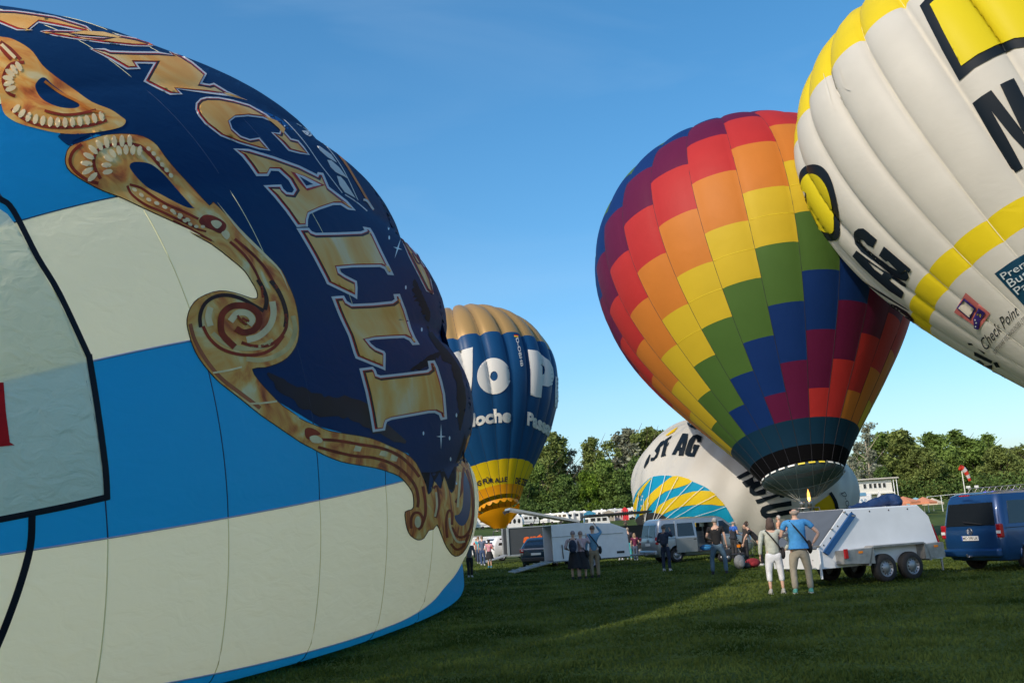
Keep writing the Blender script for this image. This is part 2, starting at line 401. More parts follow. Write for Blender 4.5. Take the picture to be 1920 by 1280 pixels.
PZ = np.array([0, .03, .1, .22, .4, .62, .85, 1.1, 1.35, 1.6, 1.85, 2.05, 2.22, 2.36]); PR = np.array([0, .25, .45, .65, .83, .95, 1.0, .985, .91, .78, .605, .45, .32, .23])
class Upright:
    """hot air balloon standing over its basket; theta round the axis, s = arc length (in radii) from the crown"""
    def __init__(s, q, gores, seam0, puff, PRr=PR, sag=0):
        mx_, my_, mz_, lx, ly, R, k = q
        s.ax = np.array([lx, ly, 1.]); s.ax /= np.linalg.norm(s.ax); s.R = R; s.k = k; s.L = .85+1.51*k
        s.mouth = np.array([mx_, my_, mz_]); s.crown = s.mouth+s.ax*s.L*R
        e1 = np.cross([0, 1., 0], s.ax); s.e1 = e1/np.linalg.norm(e1); s.e2 = np.cross(s.ax, s.e1)
        z = np.where(PZ > .85, .85+(PZ-.85)*k, PZ)
        # smooth the profile
        zz = []; rr = []
        pts = CR(list(zip(z, PRr)), 8); zz = np.array([p[0] for p in pts]); rr = np.array([max(0, p[1]) for p in pts])
        s.arc = np.r_[0, np.cumsum(np.hypot(np.diff(zz), np.diff(rr)))]; s.zz = zz; s.rr = rr; s.A = s.arc[-1]
        s.g = gores; s.dt = 2*PI/gores; s.seam0 = seam0; s.puff = puff
    def s_of_z(s, z): return float(np.interp(z, s.zz, s.arc))
    def f(s, T, S):
        z = np.interp(S, s.arc, s.zz); r = np.interp(S, s.arc, s.rr)
        fr = ((T-s.seam0)/s.dt) % 1.0
        fade = np.clip(1.25-(z-.6)/1.6, .12, 1)
        p = s.puff*fade*(np.sqrt(np.clip(4*fr*(1-fr), 0, 1))-.75)
        r = r*(1+p)
        zc = z*1.0-p*.5*np.exp(-(z/.5)**2)*np.minimum(1, r*2)
        return s.crown-s.ax*(zc*s.R)[..., None]+(r*s.R)[..., None]*(np.cos(T)[..., None]*s.e1+np.sin(T)[..., None]*s.e2)
    def surf(s): return bvh_of(s.f, s.seam0, s.seam0+2*PI, 0.0, s.A, s.g*16, 160, s.crown-s.ax*s.R*1.1)
    def inn(s): return s.crown-s.ax*s.R*1.1
def tube_between(mb, f, pts_ts, rad, off, ctr, loc, n=4):
    P = []
    for t, s_ in pts_ts:
        p = f(np.array([t]), np.array([s_]))[0]; d = p-ctr; d = d/np.linalg.norm(d)
        P.append(Vector((p+d*off-loc).tolist()))
    mb.tube(P, rad, n, caps=False)
def tapes(b, parent, m, n_s=36, rad=.02, s0=.03, s1=None, rng=None, name='load_tape'):
    for i in (rng or range(b.g)):
        mb = MB(); t = b.seam0+i*b.dt
        tube_between(mb, b.f, [(t, s_) for s_ in np.linspace(s0, s1 or b.A, n_s)], rad, .0, b.inn(), np.array(parent.location))
        mb.build(name, m, parent, True)

# ---- rainbow balloon
RB = Upright([16.4665, 56.8368, 4.0425, -.0308, .3049, 10.15, .998*10.3314/10.15], 24, math.radians(-149.6), .018,
             PRr=np.array([0, .25, .45, .65, .835, .955, 1.005, .99, .915, .785, .61, .455, .325, .235]))
COLS = {'purple': (.125, .010, .055), 'blue': (.006, .035, .17), 'green': (.075, .16, .035), 'yellow': (.66, .48, .03), 'orange': (.62, .21, .035), 'red': (.50, .035, .035), 'skirt': (.006, .038, .080)}
FB = {k: fabric('cloth_'+k, v, .55, .30, .28, (1, 1, 1)) for k, v in COLS.items()}
seq = ['purple', 'purple', 'blue', 'blue', 'green', 'green', 'yellow', 'yellow', 'orange', 'orange', 'red', 'red']
rb = thing('rainbow_balloon', 'hot air balloon of purple, red, orange, yellow, green and blue panels in stepped diagonals', 'hot air balloon', (16.47, 56.84, 0))
ss = RB.s_of_z(2.181); row = (ss-RB.s_of_z(1.372))/6
bounds = [ss-row*j for j in range(0, 40) if ss-row*j > .12]+[.04]
for g in range(24):
    th = RB.seam0+g*RB.dt
    back = 0 < ((math.degrees(th+RB.dt/2)) % 360) < 180
    shift = 3-g             # gore 3 (-105.7..) starts with two purple rows
    if back:
        Ts = [(bounds[j+1], bounds[j], seq[(j+shift) % 12]) for j in range(len(bounds)-1)]
        mats = sorted(set(c for *_, c in Ts)); V = []; F = []; MI = []
        for a, b, c in Ts:
            T, S = np.meshgrid(np.linspace(th, th+RB.dt, 5), np.linspace(a, b, 3)); P = RB.f(T, S)-np.array(rb.location); n0 = len(V)
            V += P.reshape(-1, 3).tolist(); F += [(n0+j*5+i, n0+j*5+i+1, n0+(j+1)*5+i+1, n0+(j+1)*5+i) for j in range(2) for i in range(4)]; MI += [mats.index(c)]*8
        o = mesh_obj('gore', V, F, FB[mats[0]], rb, True)
        for c in mats[1:]: o.data.materials.append(FB[c])
        o.data.polygons.foreach_set('material_index', MI)
    else:
        for j in range(len(bounds)-1):
            grid_panel('panel', RB.f, th, th+RB.dt, bounds[j+1], bounds[j], 8, 4, FB[seq[(j+shift) % 12]], rb, RB.inn())
    grid_panel('skirt_panel', RB.f, th, th+RB.dt, ss, RB.s_of_z(2.305), 6, 4, FB['skirt'], rb, RB.inn())
    grid_panel('scoop_band', RB.f, th, th+RB.dt, RB.s_of_z(2.305), RB.A, 6, 2, mat('nomex_black', (.004, .004, .005), .95, spec=.05), rb, RB.inn())
yt = mat('tape_bright_yellow', (.85, .70, .03), .5, trans=.2)
for g in range(0, 12):
    for j in range(len(bounds)-1):
        if seq[(j+3-g) % 12] == 'yellow' and seq[(j+4-g) % 12] == 'yellow':
            mb = MB(); tube_between(mb, RB.f, [(RB.seam0+(g+u)*RB.dt, bounds[j+1]) for u in np.linspace(0.02, .98, 9)], .016, .0, RB.inn(), np.array(rb.location)); mb.build('row_seam', yt, rb, True)
tapes(RB, rb, mat('tape_dark', (.012, .012, .02), .7), rad=.018, s0=.05)
# mouth: inner red lining, dark nomex, dashed rim and the grey see-through scoop
Rm = .235*RB.R
def ringpt(a, h, r): return RB.mouth+RB.ax*h+(math.cos(a)*RB.e1+math.sin(a)*RB.e2)*r
RBL = np.array(rb.location)
def cone_strip(name, a0, a1, n, fr, m, parent=rb, rows=6):
    V = []; F = []
    for j in range(rows+1):
        for i in range(n+1):
            V.append(fr(a0+(a1-a0)*i/n, j/rows)-np.array(parent.location))
    for j in range(rows):
        for i in range(n): F.append((j*(n+1)+i, j*(n+1)+i+1, (j+1)*(n+1)+i+1, (j+1)*(n+1)+i))
    return mesh_obj(name, V, F, m, parent, True)
red_l = mat('scoop_red', (.30, .008, .02), .6, trans=.4)
base_top = np.array([16.47, 56.84, 2.75])
def scoop(a, v):            # from the rim down to the burner frame, open on the near side
    p = ringpt(a, -.05, Rm*.98); q = base_top+np.array([math.cos(a)*.75, math.sin(a)*.75, 0])
    k = v; r = p*(1-k)+q*k; c = (RB.mouth*(1-k)+base_top*k); return r+(r-c)*(.16*math.sin(PI*k**.8))
gauze = bpy.data.materials.new('scoop_gauze'); gauze.use_nodes = True
_n = gauze.node_tree; _t = _n.nodes.new('ShaderNodeBsdfTransparent'); _x = _n.nodes.new('ShaderNodeMixShader'); _x.inputs[0].default_value = .66
_b = _n.nodes['Principled BSDF']; _b.inputs['Base Color'].default_value = (.05, .085, .10, 1); _b.inputs['Roughness'].default_value = .5
_n.links.new(_t.outputs[0], _x.inputs[1]); _n.links.new(_b.outputs[0], _x.inputs[2]); _n.links.new(_x.outputs[0], _n.nodes['Material Output'].inputs[0])
cone_strip('scoop', PI*.0, 2*PI, 48, scoop, gauze, rows=10)
cone_strip('scoop_lining', PI*.15, PI*.85, 24, lambda a, v: ringpt(a, .75+.35*v, Rm*(1.12+.13*v)), red_l, rows=2)
cone_strip('lining_edge', math.radians(-132), math.radians(-80), 16, lambda a, v: ringpt(a, .56-.24*v*max(0, math.cos((a+1.85)*3.2)), Rm*(1.075-.02*v)+.03), red_l, rows=2)
tp = [mat('tape_white', (.75, .75, .72), .5), mat('tape_yellow', (.75, .6, .05), .5)]
for i in range(26):
    a = 2*PI*i/26
    cone_strip('rim_tape', a+.03, a+.19, 3, lambda a, v: ringpt(a, -.06-.09*v, Rm*1.005+.02), tp[1 if i in (18, 19, 20, 7, 8) else 0], rows=1)
steel = mat('steel', (.35, .35, .36), .35, .9, bump=.1); wicker = mat('wicker', (.24, .13, .055), .8, var=.4, vscale=30, bump=.8, bscale=60)
ropem = mat('rope', (.5, .5, .46), .8)
for i in range(16):
    a = 2*PI*i/16; p = Vector((ringpt(a, 0, Rm)-RBL).tolist()); q = Vector((math.cos(PI/4+PI/2*(i//4))*.62, math.sin(PI/4+PI/2*(i//4))*.62, 2.55))
    MB().tube([p, q], .012, 4).build('flying_wire', ropem, rb)
def basket(parent, tall=True):
    o = MB()
    for k in range(16):                            # woven wall: overlapping flat bands
        z = .08+k*.065
        o.box((0, -.75, z), (1.8+.02*(k % 2), .05, .058)).box((0, .75, z), (1.8+.02*(k % 2), .05, .058)).box((-.9, 0, z), (.05, 1.5+.02*(k % 2), .058)).box((.9, 0, z), (.05, 1.5+.02*(k % 2), .058))
    o.box((0, 0, .04), (1.8, 1.5, .06))
    b = o.build('basket', wicker, parent)
    MB().tube([(-.9, -.75, 1.13), (.9, -.75, 1.13), (.9, .75, 1.13), (-.9, .75, 1.13), (-.9, -.75, 1.13)], .05, 8).build('basket_rim', mat('leather', (.12, .06, .03), .6), b, True)
    for x in (-.8, .8):
        for y in (-.65, .65): MB().tube([(x, y, 1.1), (x*.72, y*.8, 2.15)], .035, 8).build('frame_pole', mat('pole_sleeve', (.05, .05, .06), .7), parent, True)
    MB().tube([(-.6, -.52, 2.15), (.6, -.52, 2.15), (.6, .52, 2.15), (-.6, .52, 2.15), (-.6, -.52, 2.15)], .03, 8).build('burner_frame', steel, parent, True)
    for x in (-.22, .22):
        q = MB().lathe([(.0, 2.0), (.05, 2.0), (.05, 2.15), (.13, 2.18), (.15, 2.5), (.14, 2.52), (.02, 2.5), (0, 2.4)], 14, c=(x, 0, 0)).build('burner', steel, parent, True)
        MB().tube([(x+.09*math.cos(t*.5), .09*math.sin(t*.5), 2.2+.006*t) for t in range(40)], .012, 5).build('coil', steel, q, True)
basket(rb)
flame = mat('flame', (1, .45, .1), .5, emit=((1, .42, .08), 6))
MB().lathe([(0, 2.5), (.06, 2.6), (.09, 2.8), (.07, 3.0), (.03, 3.15), (0, 3.25)], 12, c=(.22, 0, 0)).build('flame', flame, rb, True)

# ---- blue and gold newspaper balloon
WB = Upright([-2.4346, 97.7803, 4.6366, -.1744, .3027, 9.25, 1.0116*9.3914/9.25], 24, math.radians(-90.6), .075)
wb = thing('newspaper_balloon', 'blue balloon with gold crown, white lettering and a yellow lower band', 'hot air balloon', (-2.43, 97.8, float(gz(0, 97.8))))
gold_c = mat('cloth_gold', (.40, .25, .09), .38, .25, .5, bump=.1, bscale=2, trans=.12)
blue_c = fabric('cloth_royal', (.008, .066, .19), .4, .25, .2, (1, 1, 1)); yel_c = fabric('cloth_lemon', (.78, .56, .012), .42, .3, .2, (1, 1, 1)); or_c = fabric('cloth_amber', (.80, .34, .008), .42, .35, .2, (1, 1, 1))
white_c = fabric('cloth_white', (.64, .63, .585), .5, .32, .2, (.6, 1.0, 2.0))
zb = [.02, .35, .793, 1.05, 1.35, 1.7, 2.052, 2.272, 2.36]
cm = [gold_c, gold_c, blue_c, blue_c, blue_c, blue_c, yel_c, or_c]
for g in range(24):
    th = WB.seam0+g*WB.dt; back = 0 < (math.degrees(th+WB.dt/2) % 360) < 180
    for a, b, c in ([(.02, .793, gold_c), (.793, 2.052, blue_c), (2.052, 2.272, yel_c), (2.272, 2.37, or_c)] if back else list(zip(zb[:-1], zb[1:], cm))):
        grid_panel('panel', WB.f, th, th+WB.dt, WB.s_of_z(a), WB.s_of_z(b), 6, 5 if b-a > .2 else 3, c, wb, WB.inn())
tapes(WB, wb, mat('tape_navy', (.008, .02, .05), .7), rad=.022, s0=.05)
WBL = np.array(wb.location); Rw = .23*WB.R
def wring(a, h, r): return WB.mouth+WB.ax*h+(math.cos(a)*WB.e1+math.sin(a)*WB.e2)*r
wtop = np.array([-2.43, 97.8, 2.4+WBL[2]])
def wscoop(a, v):
    p = wring(a, 0, Rw); q = wtop+np.array([math.cos(a)*.6, math.sin(a)*.6, 0]); c = WB.mouth*(1-v)+wtop*v; r = p*(1-v)+q*v
    return r+(r-c)*.35*math.sin(PI*v)
cone_strip('scoop', PI*.02, PI*.98, 30, wscoop, or_c, wb, 8)
cone_strip('scoop', -PI*.98, -PI*.02, 30, lambda a, v: wscoop(a, .35+.65*v), or_c, wb, 6)
for i in range(18):
    a = 2*PI*i/18
    cone_strip('rim_scallop', a, a+2*PI/18, 6, lambda t, v, a=a: wring(t, .02-v*(.12+.28*math.sin((t-a)*9)), Rw*.99), or_c, wb, 2)
basket(wb)
S_W = WB.surf(); wp = mat('print_white', (.72, .72, .70), .5, trans=.25, spec=.10)
cw = crop(820, 560, 4.925)
decal(S_W, cw([(150, 500), (190, 485), (327, 448), (325, 700), (313, 880), (290, 800), (190, 560)]), wp, wb, 'lettering', 2, 4, .03)
def ell(cx_, cy_, rx, ry, a=0, n=36): return [(cx_+rx*math.cos(t)*math.cos(a)-ry*math.sin(t)*math.sin(a), cy_+rx*math.cos(t)*math.sin(a)+ry*math.sin(t)*math.cos(a)) for t in [2*PI*i/n for i in range(n)]]
decal(S_W, [cw(ell(520, 714, 153, 167)), cw(ell(524, 713, 33, 44))], wp, wb, 'lettering', 2, 4, .03)
decal(S_W, [cw([(835, 470), (920, 480), (985, 540), (1030, 570), (1065, 640), (1075, 720), (1060, 790), (1020, 812), (965, 800), (955, 912), (905, 905), (858, 888), (858, 650)]), cw([(965, 612), (985, 625), (992, 660), (985, 695), (965, 705)])], wp, wb, 'lettering', 2, 4, .03)
decal(S_W, [cw([(1088, 715), (1110, 725), (1128, 760), (1130, 800), (1128, 940), (1112, 1010), (1090, 1010), (1080, 985)])], wp, wb, 'lettering', 2, 4, .03)
text_on(S_W, 'loche', cw([(318, 1060), (500, 1020), (682, 1010)]), cw([(318, 1185), (500, 1150), (682, 1143)]), wp, wb, bold=.05, layer=2, unit=.03)
text_on(S_W, 'Passau', cw([(832, 1040), (940, 1075), (1040, 1130), (1095, 1170)]), cw([(826, 1165), (930, 1210), (1020, 1270), (1070, 1310)]), wp, wb, bold=.05, layer=2, unit=.03)
text_on(S_W, 'D-OBHB', cw([(745, 360), (770, 480), (792, 625)]), cw([(722, 368), (745, 490), (768, 627)]), wp, wb, bold=.02, layer=2, unit=.03)
for i, c in enumerate([(.01, .01, .01), (.5, .01, .01), (.75, .5, .02)]):
    decal(S_W, cw([(706, 327+9*i), (742, 331+9*i), (743, 340+9*i), (706, 336+9*i)]), mat('flag%d' % i, c), wb, 'flag_stripe', 3, 3, .03)
navp = mat('print_navy', (.008, .014, .05), .5, trans=.15, spec=.10)
c5 = crop(800, 540, 2.78)
text_on(S_W, 'DIE ZEITUNG', c5([(464, 985), (500, 990), (545, 1005), (570, 1022)]), c5([(459, 1018), (495, 1026), (535, 1042), (556, 1058)]), navp, wb, bold=.03, layer=2, unit=.03)
text_on(S_W, 'UNG FÜR ALLE', c5([(220, 1020), (300, 985), (360, 982), (420, 975)]), c5([(226, 1048), (300, 1020), (360, 1012), (420, 1008)]), navp, wb, bold=.03, layer=2, unit=.03)

# ---- white and yellow balloon, upper right
NB = Upright([27.9422, 40.7823, 4.321, -.21, .3259, 9.05, 1.2789*9.3943/9.05], 24, math.radians(-154.4), .060)
nb = thing('white_balloon', 'white balloon with yellow crown and yellow ring leaning in from the upper right', 'hot air balloon', (27.94, 40.78, 0))
Y2 = fabric('cloth_sulphur', (.76, .60, .018), .42, .28, .3, (.8, .8, 1.6))
zb = [.02, .3, .623, .85, 1.1, 1.35, 1.6, 1.80, 1.915, 2.14, 2.26, 2.52, 2.76]
zb = [z for z in zb if z < NB.L-.02]+[NB.L]
for g in range(24):
    th = NB.seam0+g*NB.dt; back = 10 < (math.degrees(th+NB.dt/2) % 360) < 170
    Z = [.02, .623, 1.80, 1.915, NB.L] if back else zb
    for a, b in zip(Z[:-1], Z[1:]):
        c = Y2 if (b <= .63 or abs(a-1.80) < .01 or abs(a-2.52) < .01) else white_c
        grid_panel('panel', NB.f, th, th+NB.dt, NB.s_of_z(a), NB.s_of_z(b), 10 if back else 16, max(2, int((b-a)/.05)), c, nb, NB.inn())
tapes(NB, nb, mat('tape_cream', (.6, .58, .5), .6), rad=.02, s0=.05)
basket(nb)
NBL = np.array(nb.location); Rn = .23*NB.R
for i in range(12):
    a = 2*PI*i/12; p = NB.mouth+(math.cos(a)*NB.e1+math.sin(a)*NB.e2)*Rn-NBL
    MB().tube([Vector(p.tolist()), (math.cos(PI/4+PI/2*(i//3))*.62, math.sin(PI/4+PI/2*(i//3))*.62, 2.3)], .012, 4).build('flying_wire', ropem, nb)
S_N = NB.surf(); ink = mat('print_ink', (.008, .014, .022), .5, trans=.08, spec=.10)
n5 = crop(1700, 0, 3.7636)
decal(S_N, n5([(95, 45), (170, -40), (900, -60), (900, 325), (760, 345), (620, 405), (480, 480), (375, 573), (240, 330)]), ink, nb, 'emblem_border', 1, 4, .04)
decal(S_N, n5([(168, 38), (240, -30), (900, -60), (900, 262), (760, 275), (620, 330), (500, 390), (390, 468), (270, 240)]), mat('print_yellow', (.72, .60, .02), .45, trans=.28, spec=.10), nb, 'emblem', 2, 4, .04)
decal(S_N, n5([(468, 728), (530, 680), (597, 638), (690, 760), (808, 915), (880, 1030), (880, 1110), (740, 960), (600, 785), (700, 960), (823, 1187), (762, 1223), (600, 960)]), ink, nb, 'lettering', 1, 6, .035)
decal(S_N, n5([(657, 602), (700, 580), (752, 558), (840, 720), (880, 820), (880, 1000), (808, 915)]), ink, nb, 'lettering', 2, 6, .035)
n7 = crop(1440, 0, 1.729)
decal(S_N, CR(n7([(103, 570), (112, 548), (130, 536), (155, 533), (182, 545), (205, 580), (222, 640), (231, 700), (233, 765), (205, 781), (165, 765), (138, 720), (120, 660), (122, 620), (108, 610)]), 3, True), ink, nb, 'emblem_border', 1, 2.5, .04)
decal(S_N, CR(n7([(111, 590), (125, 568), (148, 562), (172, 575), (195, 610), (210, 665), (217, 745), (195, 753), (165, 738), (140, 700), (130, 650), (128, 625), (113, 615)]), 3, True), mat('print_yellow', (1, 1, 1), spec=.10), nb, 'emblem', 2, 2.5, .04)
n1 = crop(1570, 400, 5.333)
decal(S_N, [CR(n1([(400, 262), (360, 342), (300, 310), (265, 265), (235, 262), (238, 290), (290, 345), (400, 430), (520, 520), (640, 590)]), 1)+n1([(700, 570), (720, 640), (690, 675), (640, 660), (540, 610), (400, 500), (240, 380), (180, 300), (162, 230), (175, 180), (215, 150), (265, 148), (300, 175)])], ink, nb, 'lettering', 1, 4, .035)
decal(S_N, n1([(475, 325), (745, 555), (725, 590), (690, 560), (650, 590), (620, 575), (515, 470), (495, 475), (425, 415)]), ink, nb, 'lettering', 2, 4, .035)
decal(S_N, [n1([(195, 368), (300, 450), (460, 565), (600, 640), (692, 705), (690, 740), (640, 715), (545, 645), (525, 665), (660, 775), (670, 790), (645, 850), (520, 770), (380, 650), (250, 530), (155, 425)]), n1([(310, 480), (400, 540), (468, 590), (450, 612), (380, 560)])], ink, nb, 'lettering', 1, 4, .035)
decal(S_N, n1([(260, 745), (290, 735), (400, 815), (413, 878), (360, 855), (325, 825), (330, 840), (420, 900), (500, 885), (600, 920), (700, 980), (770, 1060), (772, 1105), (745, 1118), (650, 1070), (560, 1000), (600, 1025), (670, 1035), (690, 1020), (640, 985), (560, 975), (480, 965), (400, 905), (300, 840)]), ink, nb, 'lettering', 1, 4, .035)
decal(S_N, n1([(420, 945), (560, 1030), (700, 1120), (820, 1180), (862, 1235), (760, 1205), (600, 1110), (470, 1020)]), ink, nb, 'lettering', 1, 4, .035)
stroke(S_N, n1([(250, 670), (400, 770), (560, 870), (725, 975)]), 3.5, ink, nb, 'lettering', 1, taper=True, unit=.035)
decal(S_N, n1([(75, 515), (115, 545), (125, 620), (150, 690), (110, 660), (80, 590)]), ink, nb, 'emblem_border', 1, 4, .035)
n2 = crop(1760, 460, 4.571)
decal(S_N, n2([(480, 240), (620, 140), (740, 70), (740, 520)]), mat('print_petrol', (.008, .045, .085), .5, trans=.1, spec=.10), nb, 'sponsor_panel', 1, 6, .035)
pw = mat('print_pale', (.42, .48, .50), .5, spec=.10)
text_on(S_N, 'Premium', n2([(528, 240), (900, 20)]), n2([(565, 290), (940, 70)]), pw, nb, bold=0, layer=3, unit=.035)
text_on(S_N, 'Business', n2([(580, 295), (960, 65)]), n2([(625, 355), (1000, 120)]), pw, nb, bold=0, layer=3, unit=.035)
text_on(S_N, 'Partner', n2([(640, 365), (980, 150)]), n2([(685, 418), (1020, 210)]), pw, nb, bold=0, layer=3, unit=.035)
decal(S_N, n2([(235, 402), (445, 580), (350, 712), (135, 570)]), mat('print_rose', (.45, .13, .12), .5, spec=.10), nb, 'sponsor_emblem', 1, 6, .035)
vio = mat('print_violet', (.03, .02, .12), .5, spec=.10)
decal(S_N, n2([(225, 445), (330, 530), (275, 628), (160, 530)]), vio, nb, 'emblem_screen', 2, 6, .035)
decal(S_N, n2([(225, 462), (312, 532), (272, 608), (178, 530)]), mat('print_cream', (.55, .5, .42), .5, spec=.10), nb, 'emblem_screen', 3, 6, .035)
decal(S_N, n2([(350, 530), (408, 572), (360, 640), (350, 715), (310, 705), (302, 620)]), vio, nb, 'emblem_keyboard', 2, 6, .035)
for i, (a, b) in enumerate([(350, 575), (372, 580), (362, 600), (325, 625), (335, 650), (330, 680)]):
    decal(S_N, n2(ell(a, b, 7, 7, n=6)), mat('print_yellow', (1, 1, 1), spec=.10) if i < 3 else pw, nb, 'emblem_key', 4, 3, .035)
text_on(S_N, 'Check Point', n2([(352, 815), (500, 640), (660, 500)]), n2([(410, 905), (540, 740), (690, 590)]), ink, nb, bold=0, layer=1, unit=.035)
text_on(S_N, 'SOFTWARE TECHNOLOGIES LTD.', n2([(465, 905), (600, 740), (735, 600)]), n2([(490, 935), (620, 775), (755, 640)]), mat('print_grey', (.12, .12, .11), .5, spec=.10), nb, bold=0, layer=1, unit=.035)
for q in ([(305, 905), (340, 920), (465, 985), (455, 1010), (310, 940)], [(470, 1000), (505, 995), (530, 1040), (495, 1042)], [(320, 985), (350, 978), (395, 1010), (385, 1028)], [(385, 1030), (465, 1018), (462, 1058)], [(380, 1040), (560, 1120), (590, 1165), (470, 1120)], [(330, 875), (400, 915), (395, 930)], [(250, 830), (285, 835), (300, 850), (260, 850)]):
    decal(S_N, n2(q), ink, nb, 'lettering', 1, 4, .035)
# vents / crinkled patch on the crown gore
for k in range(3):
    stroke(S_N, n7([(182+22*k, 240-18*k), (205+22*k, 330-26*k), (222+25*k, 362-34*k)]), 3, white_c, nb, 'fold', 2, unit=.03, taper=True)

# ---- huge blue and white balloon lying on its side, left
Q = [-8.593759, 24.933724, 3.71844, -.014174, .122931, 18.345997, 7.202975, 9.599423]
rc0 = np.array(Q[:3]); yaw, pit = Q[3], Q[4]
rax = np.array([math.sin(yaw)*math.cos(pit), math.cos(yaw)*math.cos(pit), math.sin(pit)]); rsd = np.array([math.cos(yaw), -math.sin(yaw), 0]); rup = np.cross(rsd, rax)
SEAM = [-.602, -.311, -.006, .333, .656, .947]; _k = 16; _d = (2*PI-(SEAM[-1]-SEAM[0]))/_k
SEAM = np.array(SEAM+[SEAM[-1]+_d*(i+1) for i in range(_k)])
def rf(T, S):                       # T angle round the long axis, S latitude (rad)
    y = np.sin(S); c = np.cos(S)
    t = (T-SEAM[0]) % (2*PI)+SEAM[0]
    i = np.clip(np.searchsorted(SEAM, t.ravel(), 'right')-1, 0, len(SEAM)-2).reshape(t.shape)
    fr = np.clip((t-SEAM[i])/(SEAM[i+1]-SEAM[i]), 0, 1)
    wv = np.clip((y+.42)/.75, 0.0, 1)*np.sqrt(np.clip(1-y*y, 0, 1))
    p = (.004+.115*wv)*(np.sqrt(np.clip(np.sin(PI*fr), 0, 1))-.45)
    k = 1+p
    P = rc0+(Q[6]*c*np.cos(T)*k)[..., None]*rsd+(Q[5]*y*k)[..., None]*rax+(Q[7]*c*np.sin(T)*k)[..., None]*rup
    P = P.copy(); z = P[..., 2]; P[..., 2] = np.where(z < .5, .02+.48*np.exp(np.clip((z-.5)/.48, -8, 0)), z)
    return P
ro = thing('circus_balloon', 'huge blue and white balloon lying on its side with large gold letters', 'hot air balloon', (-8.6, 24.9, 0))
wr_ = (3.0, .7, 2.6)
RW = fabric('cloth_ivory', (.82, .83, .66), .5, .60, .6, (2.6, .6, 2.6), (.97, .98, .83)); RBc = fabric('cloth_azure', (.005, .16, .50), .5, .55, .4, (2, .7, 2), (.012, .33, .86)); RNc = fabric('cloth_midnight', (.004, .034, .11), .6, .18, .2, (2, .7, 2), None, .07)
lats = [-88, -80, -71.5, -63, -55.3, -47.3, -38.9, -29.9, -20.2, -10, 0, 11, 22, 34, 46, 60, 75, 88]
for i in range(len(SEAM)-1):
    t0, t1 = SEAM[i], SEAM[i+1]; tc = (t0+t1)/2
    vis = -.61 < tc < 1.7
    base = [RBc, RW][i % 2] if i < 7 else RW
    if i == 0: base = RBc
    L_ = lats if vis else [-88, -47.3, -10, 34, 88]
    for a, b in zip(L_[:-1], L_[1:]):
        c = base
        if vis and ((a > -21 and tc > -.02) or (tc > .9 and a > -48)): c = RNc
        grid_panel('panel', rf, t0, t1, math.radians(a), math.radians(b), 10 if vis else 8, 8 if vis else 12, c, ro, rc0)
S_R = bvh_of(rf, SEAM[0], SEAM[0]+2*PI, math.radians(-89), math.radians(89), 22*14, 200, rc0)
_lc = np.array(ro.location)
tp1 = mat('tape_straw', (.80, .74, .42), .7); tp2 = mat('tape_indigo', (.004, .03, .10), .6); tp3 = mat('tape_lilac', (.42, .42, .58), .6)
for i in range(0, 7):
    t0, t1 = SEAM[i], SEAM[i+1]; tm = tp2 if (i in (0, 2, 4)) else tp1
    for a in lats[1:9]:
        if math.radians(a) > math.radians(-25) and i > 1: continue
        mb = MB(); tube_between(mb, rf, [(t, math.radians(a)) for t in np.linspace(t0, t1, 10)], .009, .0, rc0, _lc); mb.build('seam_tape', tm, ro, True)
    mb = MB(); tube_between(mb, rf, [(t0, s) for s in np.radians(np.linspace(-80, 40, 70))], .011 if i < 4 else .008, .0, rc0, _lc); mb.build('load_tape', tp3 if i < 4 else tp2, ro, True)
U = .0036
c1 = crop(0, 0, 2.909); c1b = crop(0, 0, 5.82); c2 = crop(320, 160, 2.909); c3b = crop(100, 220, 4.8); c7 = crop(320, 520, 4.57); c8 = crop(540, 780, 4.572); c5b = crop(520, 380, 5.333); c6 = crop(600, 600, 5.565); c3 = crop(0, 400, 1.4545)
navy = fabric('print_midnight', (.004, .034, .11), .6, .15, .2, (2, .7, 2), None, .07)
decal(S_R, [(-60, 50), (40, 25), (160, 25), (290, 70), (430, 120), (560, 205), (640, 275), (720, 345), (840, 490), (900, 640), (910, 780), (880, 860), (868, 905), (845, 925), (815, 940), (800, 940), (788, 900), (765, 850), (715, 830), (600, 800), (500, 740), (470, 690), (505, 655), (530, 565), (500, 500), (412, 414), (306, 332), (236, 264), (180, 252), (140, 272), (124, 268), (112, 250), (150, 238), (70, 160), (20, 105), (-60, 88)], navy, ro, 'cartouche_ground', 1, 9, U)
# gilding
GOLD = gold_print('gilding', [(.40, .055, .010), (.75, .19, .03), (.92, .40, .07), (.95, .56, .16), (.95, .76, .40)], 1.5)
GDK = mat('gilding_rust', (.28, .035, .012), .5, var=.4, vscale=3, trans=.15, spec=.10); GLT = mat('gilding_cream', (.92, .70, .38), .5, var=.15, vscale=3, trans=.2, spec=.10); GBR = mat('gilding_umber', (.035, .014, .012), .5, spec=.10); GOR = mat('gilding_orange', (.72, .22, .03), .5, var=.3, vscale=2, trans=.2, spec=.10)
orn1 = CR(c1([(-60, 190), (0, 205), (60, 215), (130, 250), (180, 290), (230, 360), (300, 420), (400, 490), (500, 560), (600, 600), (660, 640), (684, 662), (665, 692), (600, 712), (500, 728), (400, 735), (300, 727), (200, 705), (110, 680), (50, 650), (15, 610), (-5, 520), (-60, 400)]), 3, True)
hole1 = CR(c1([(190, 480), (200, 450), (225, 428), (250, 432), (290, 470), (360, 520), (410, 555), (432, 578), (420, 590), (390, 595), (330, 590), (260, 565), (215, 530)]), 3, True)
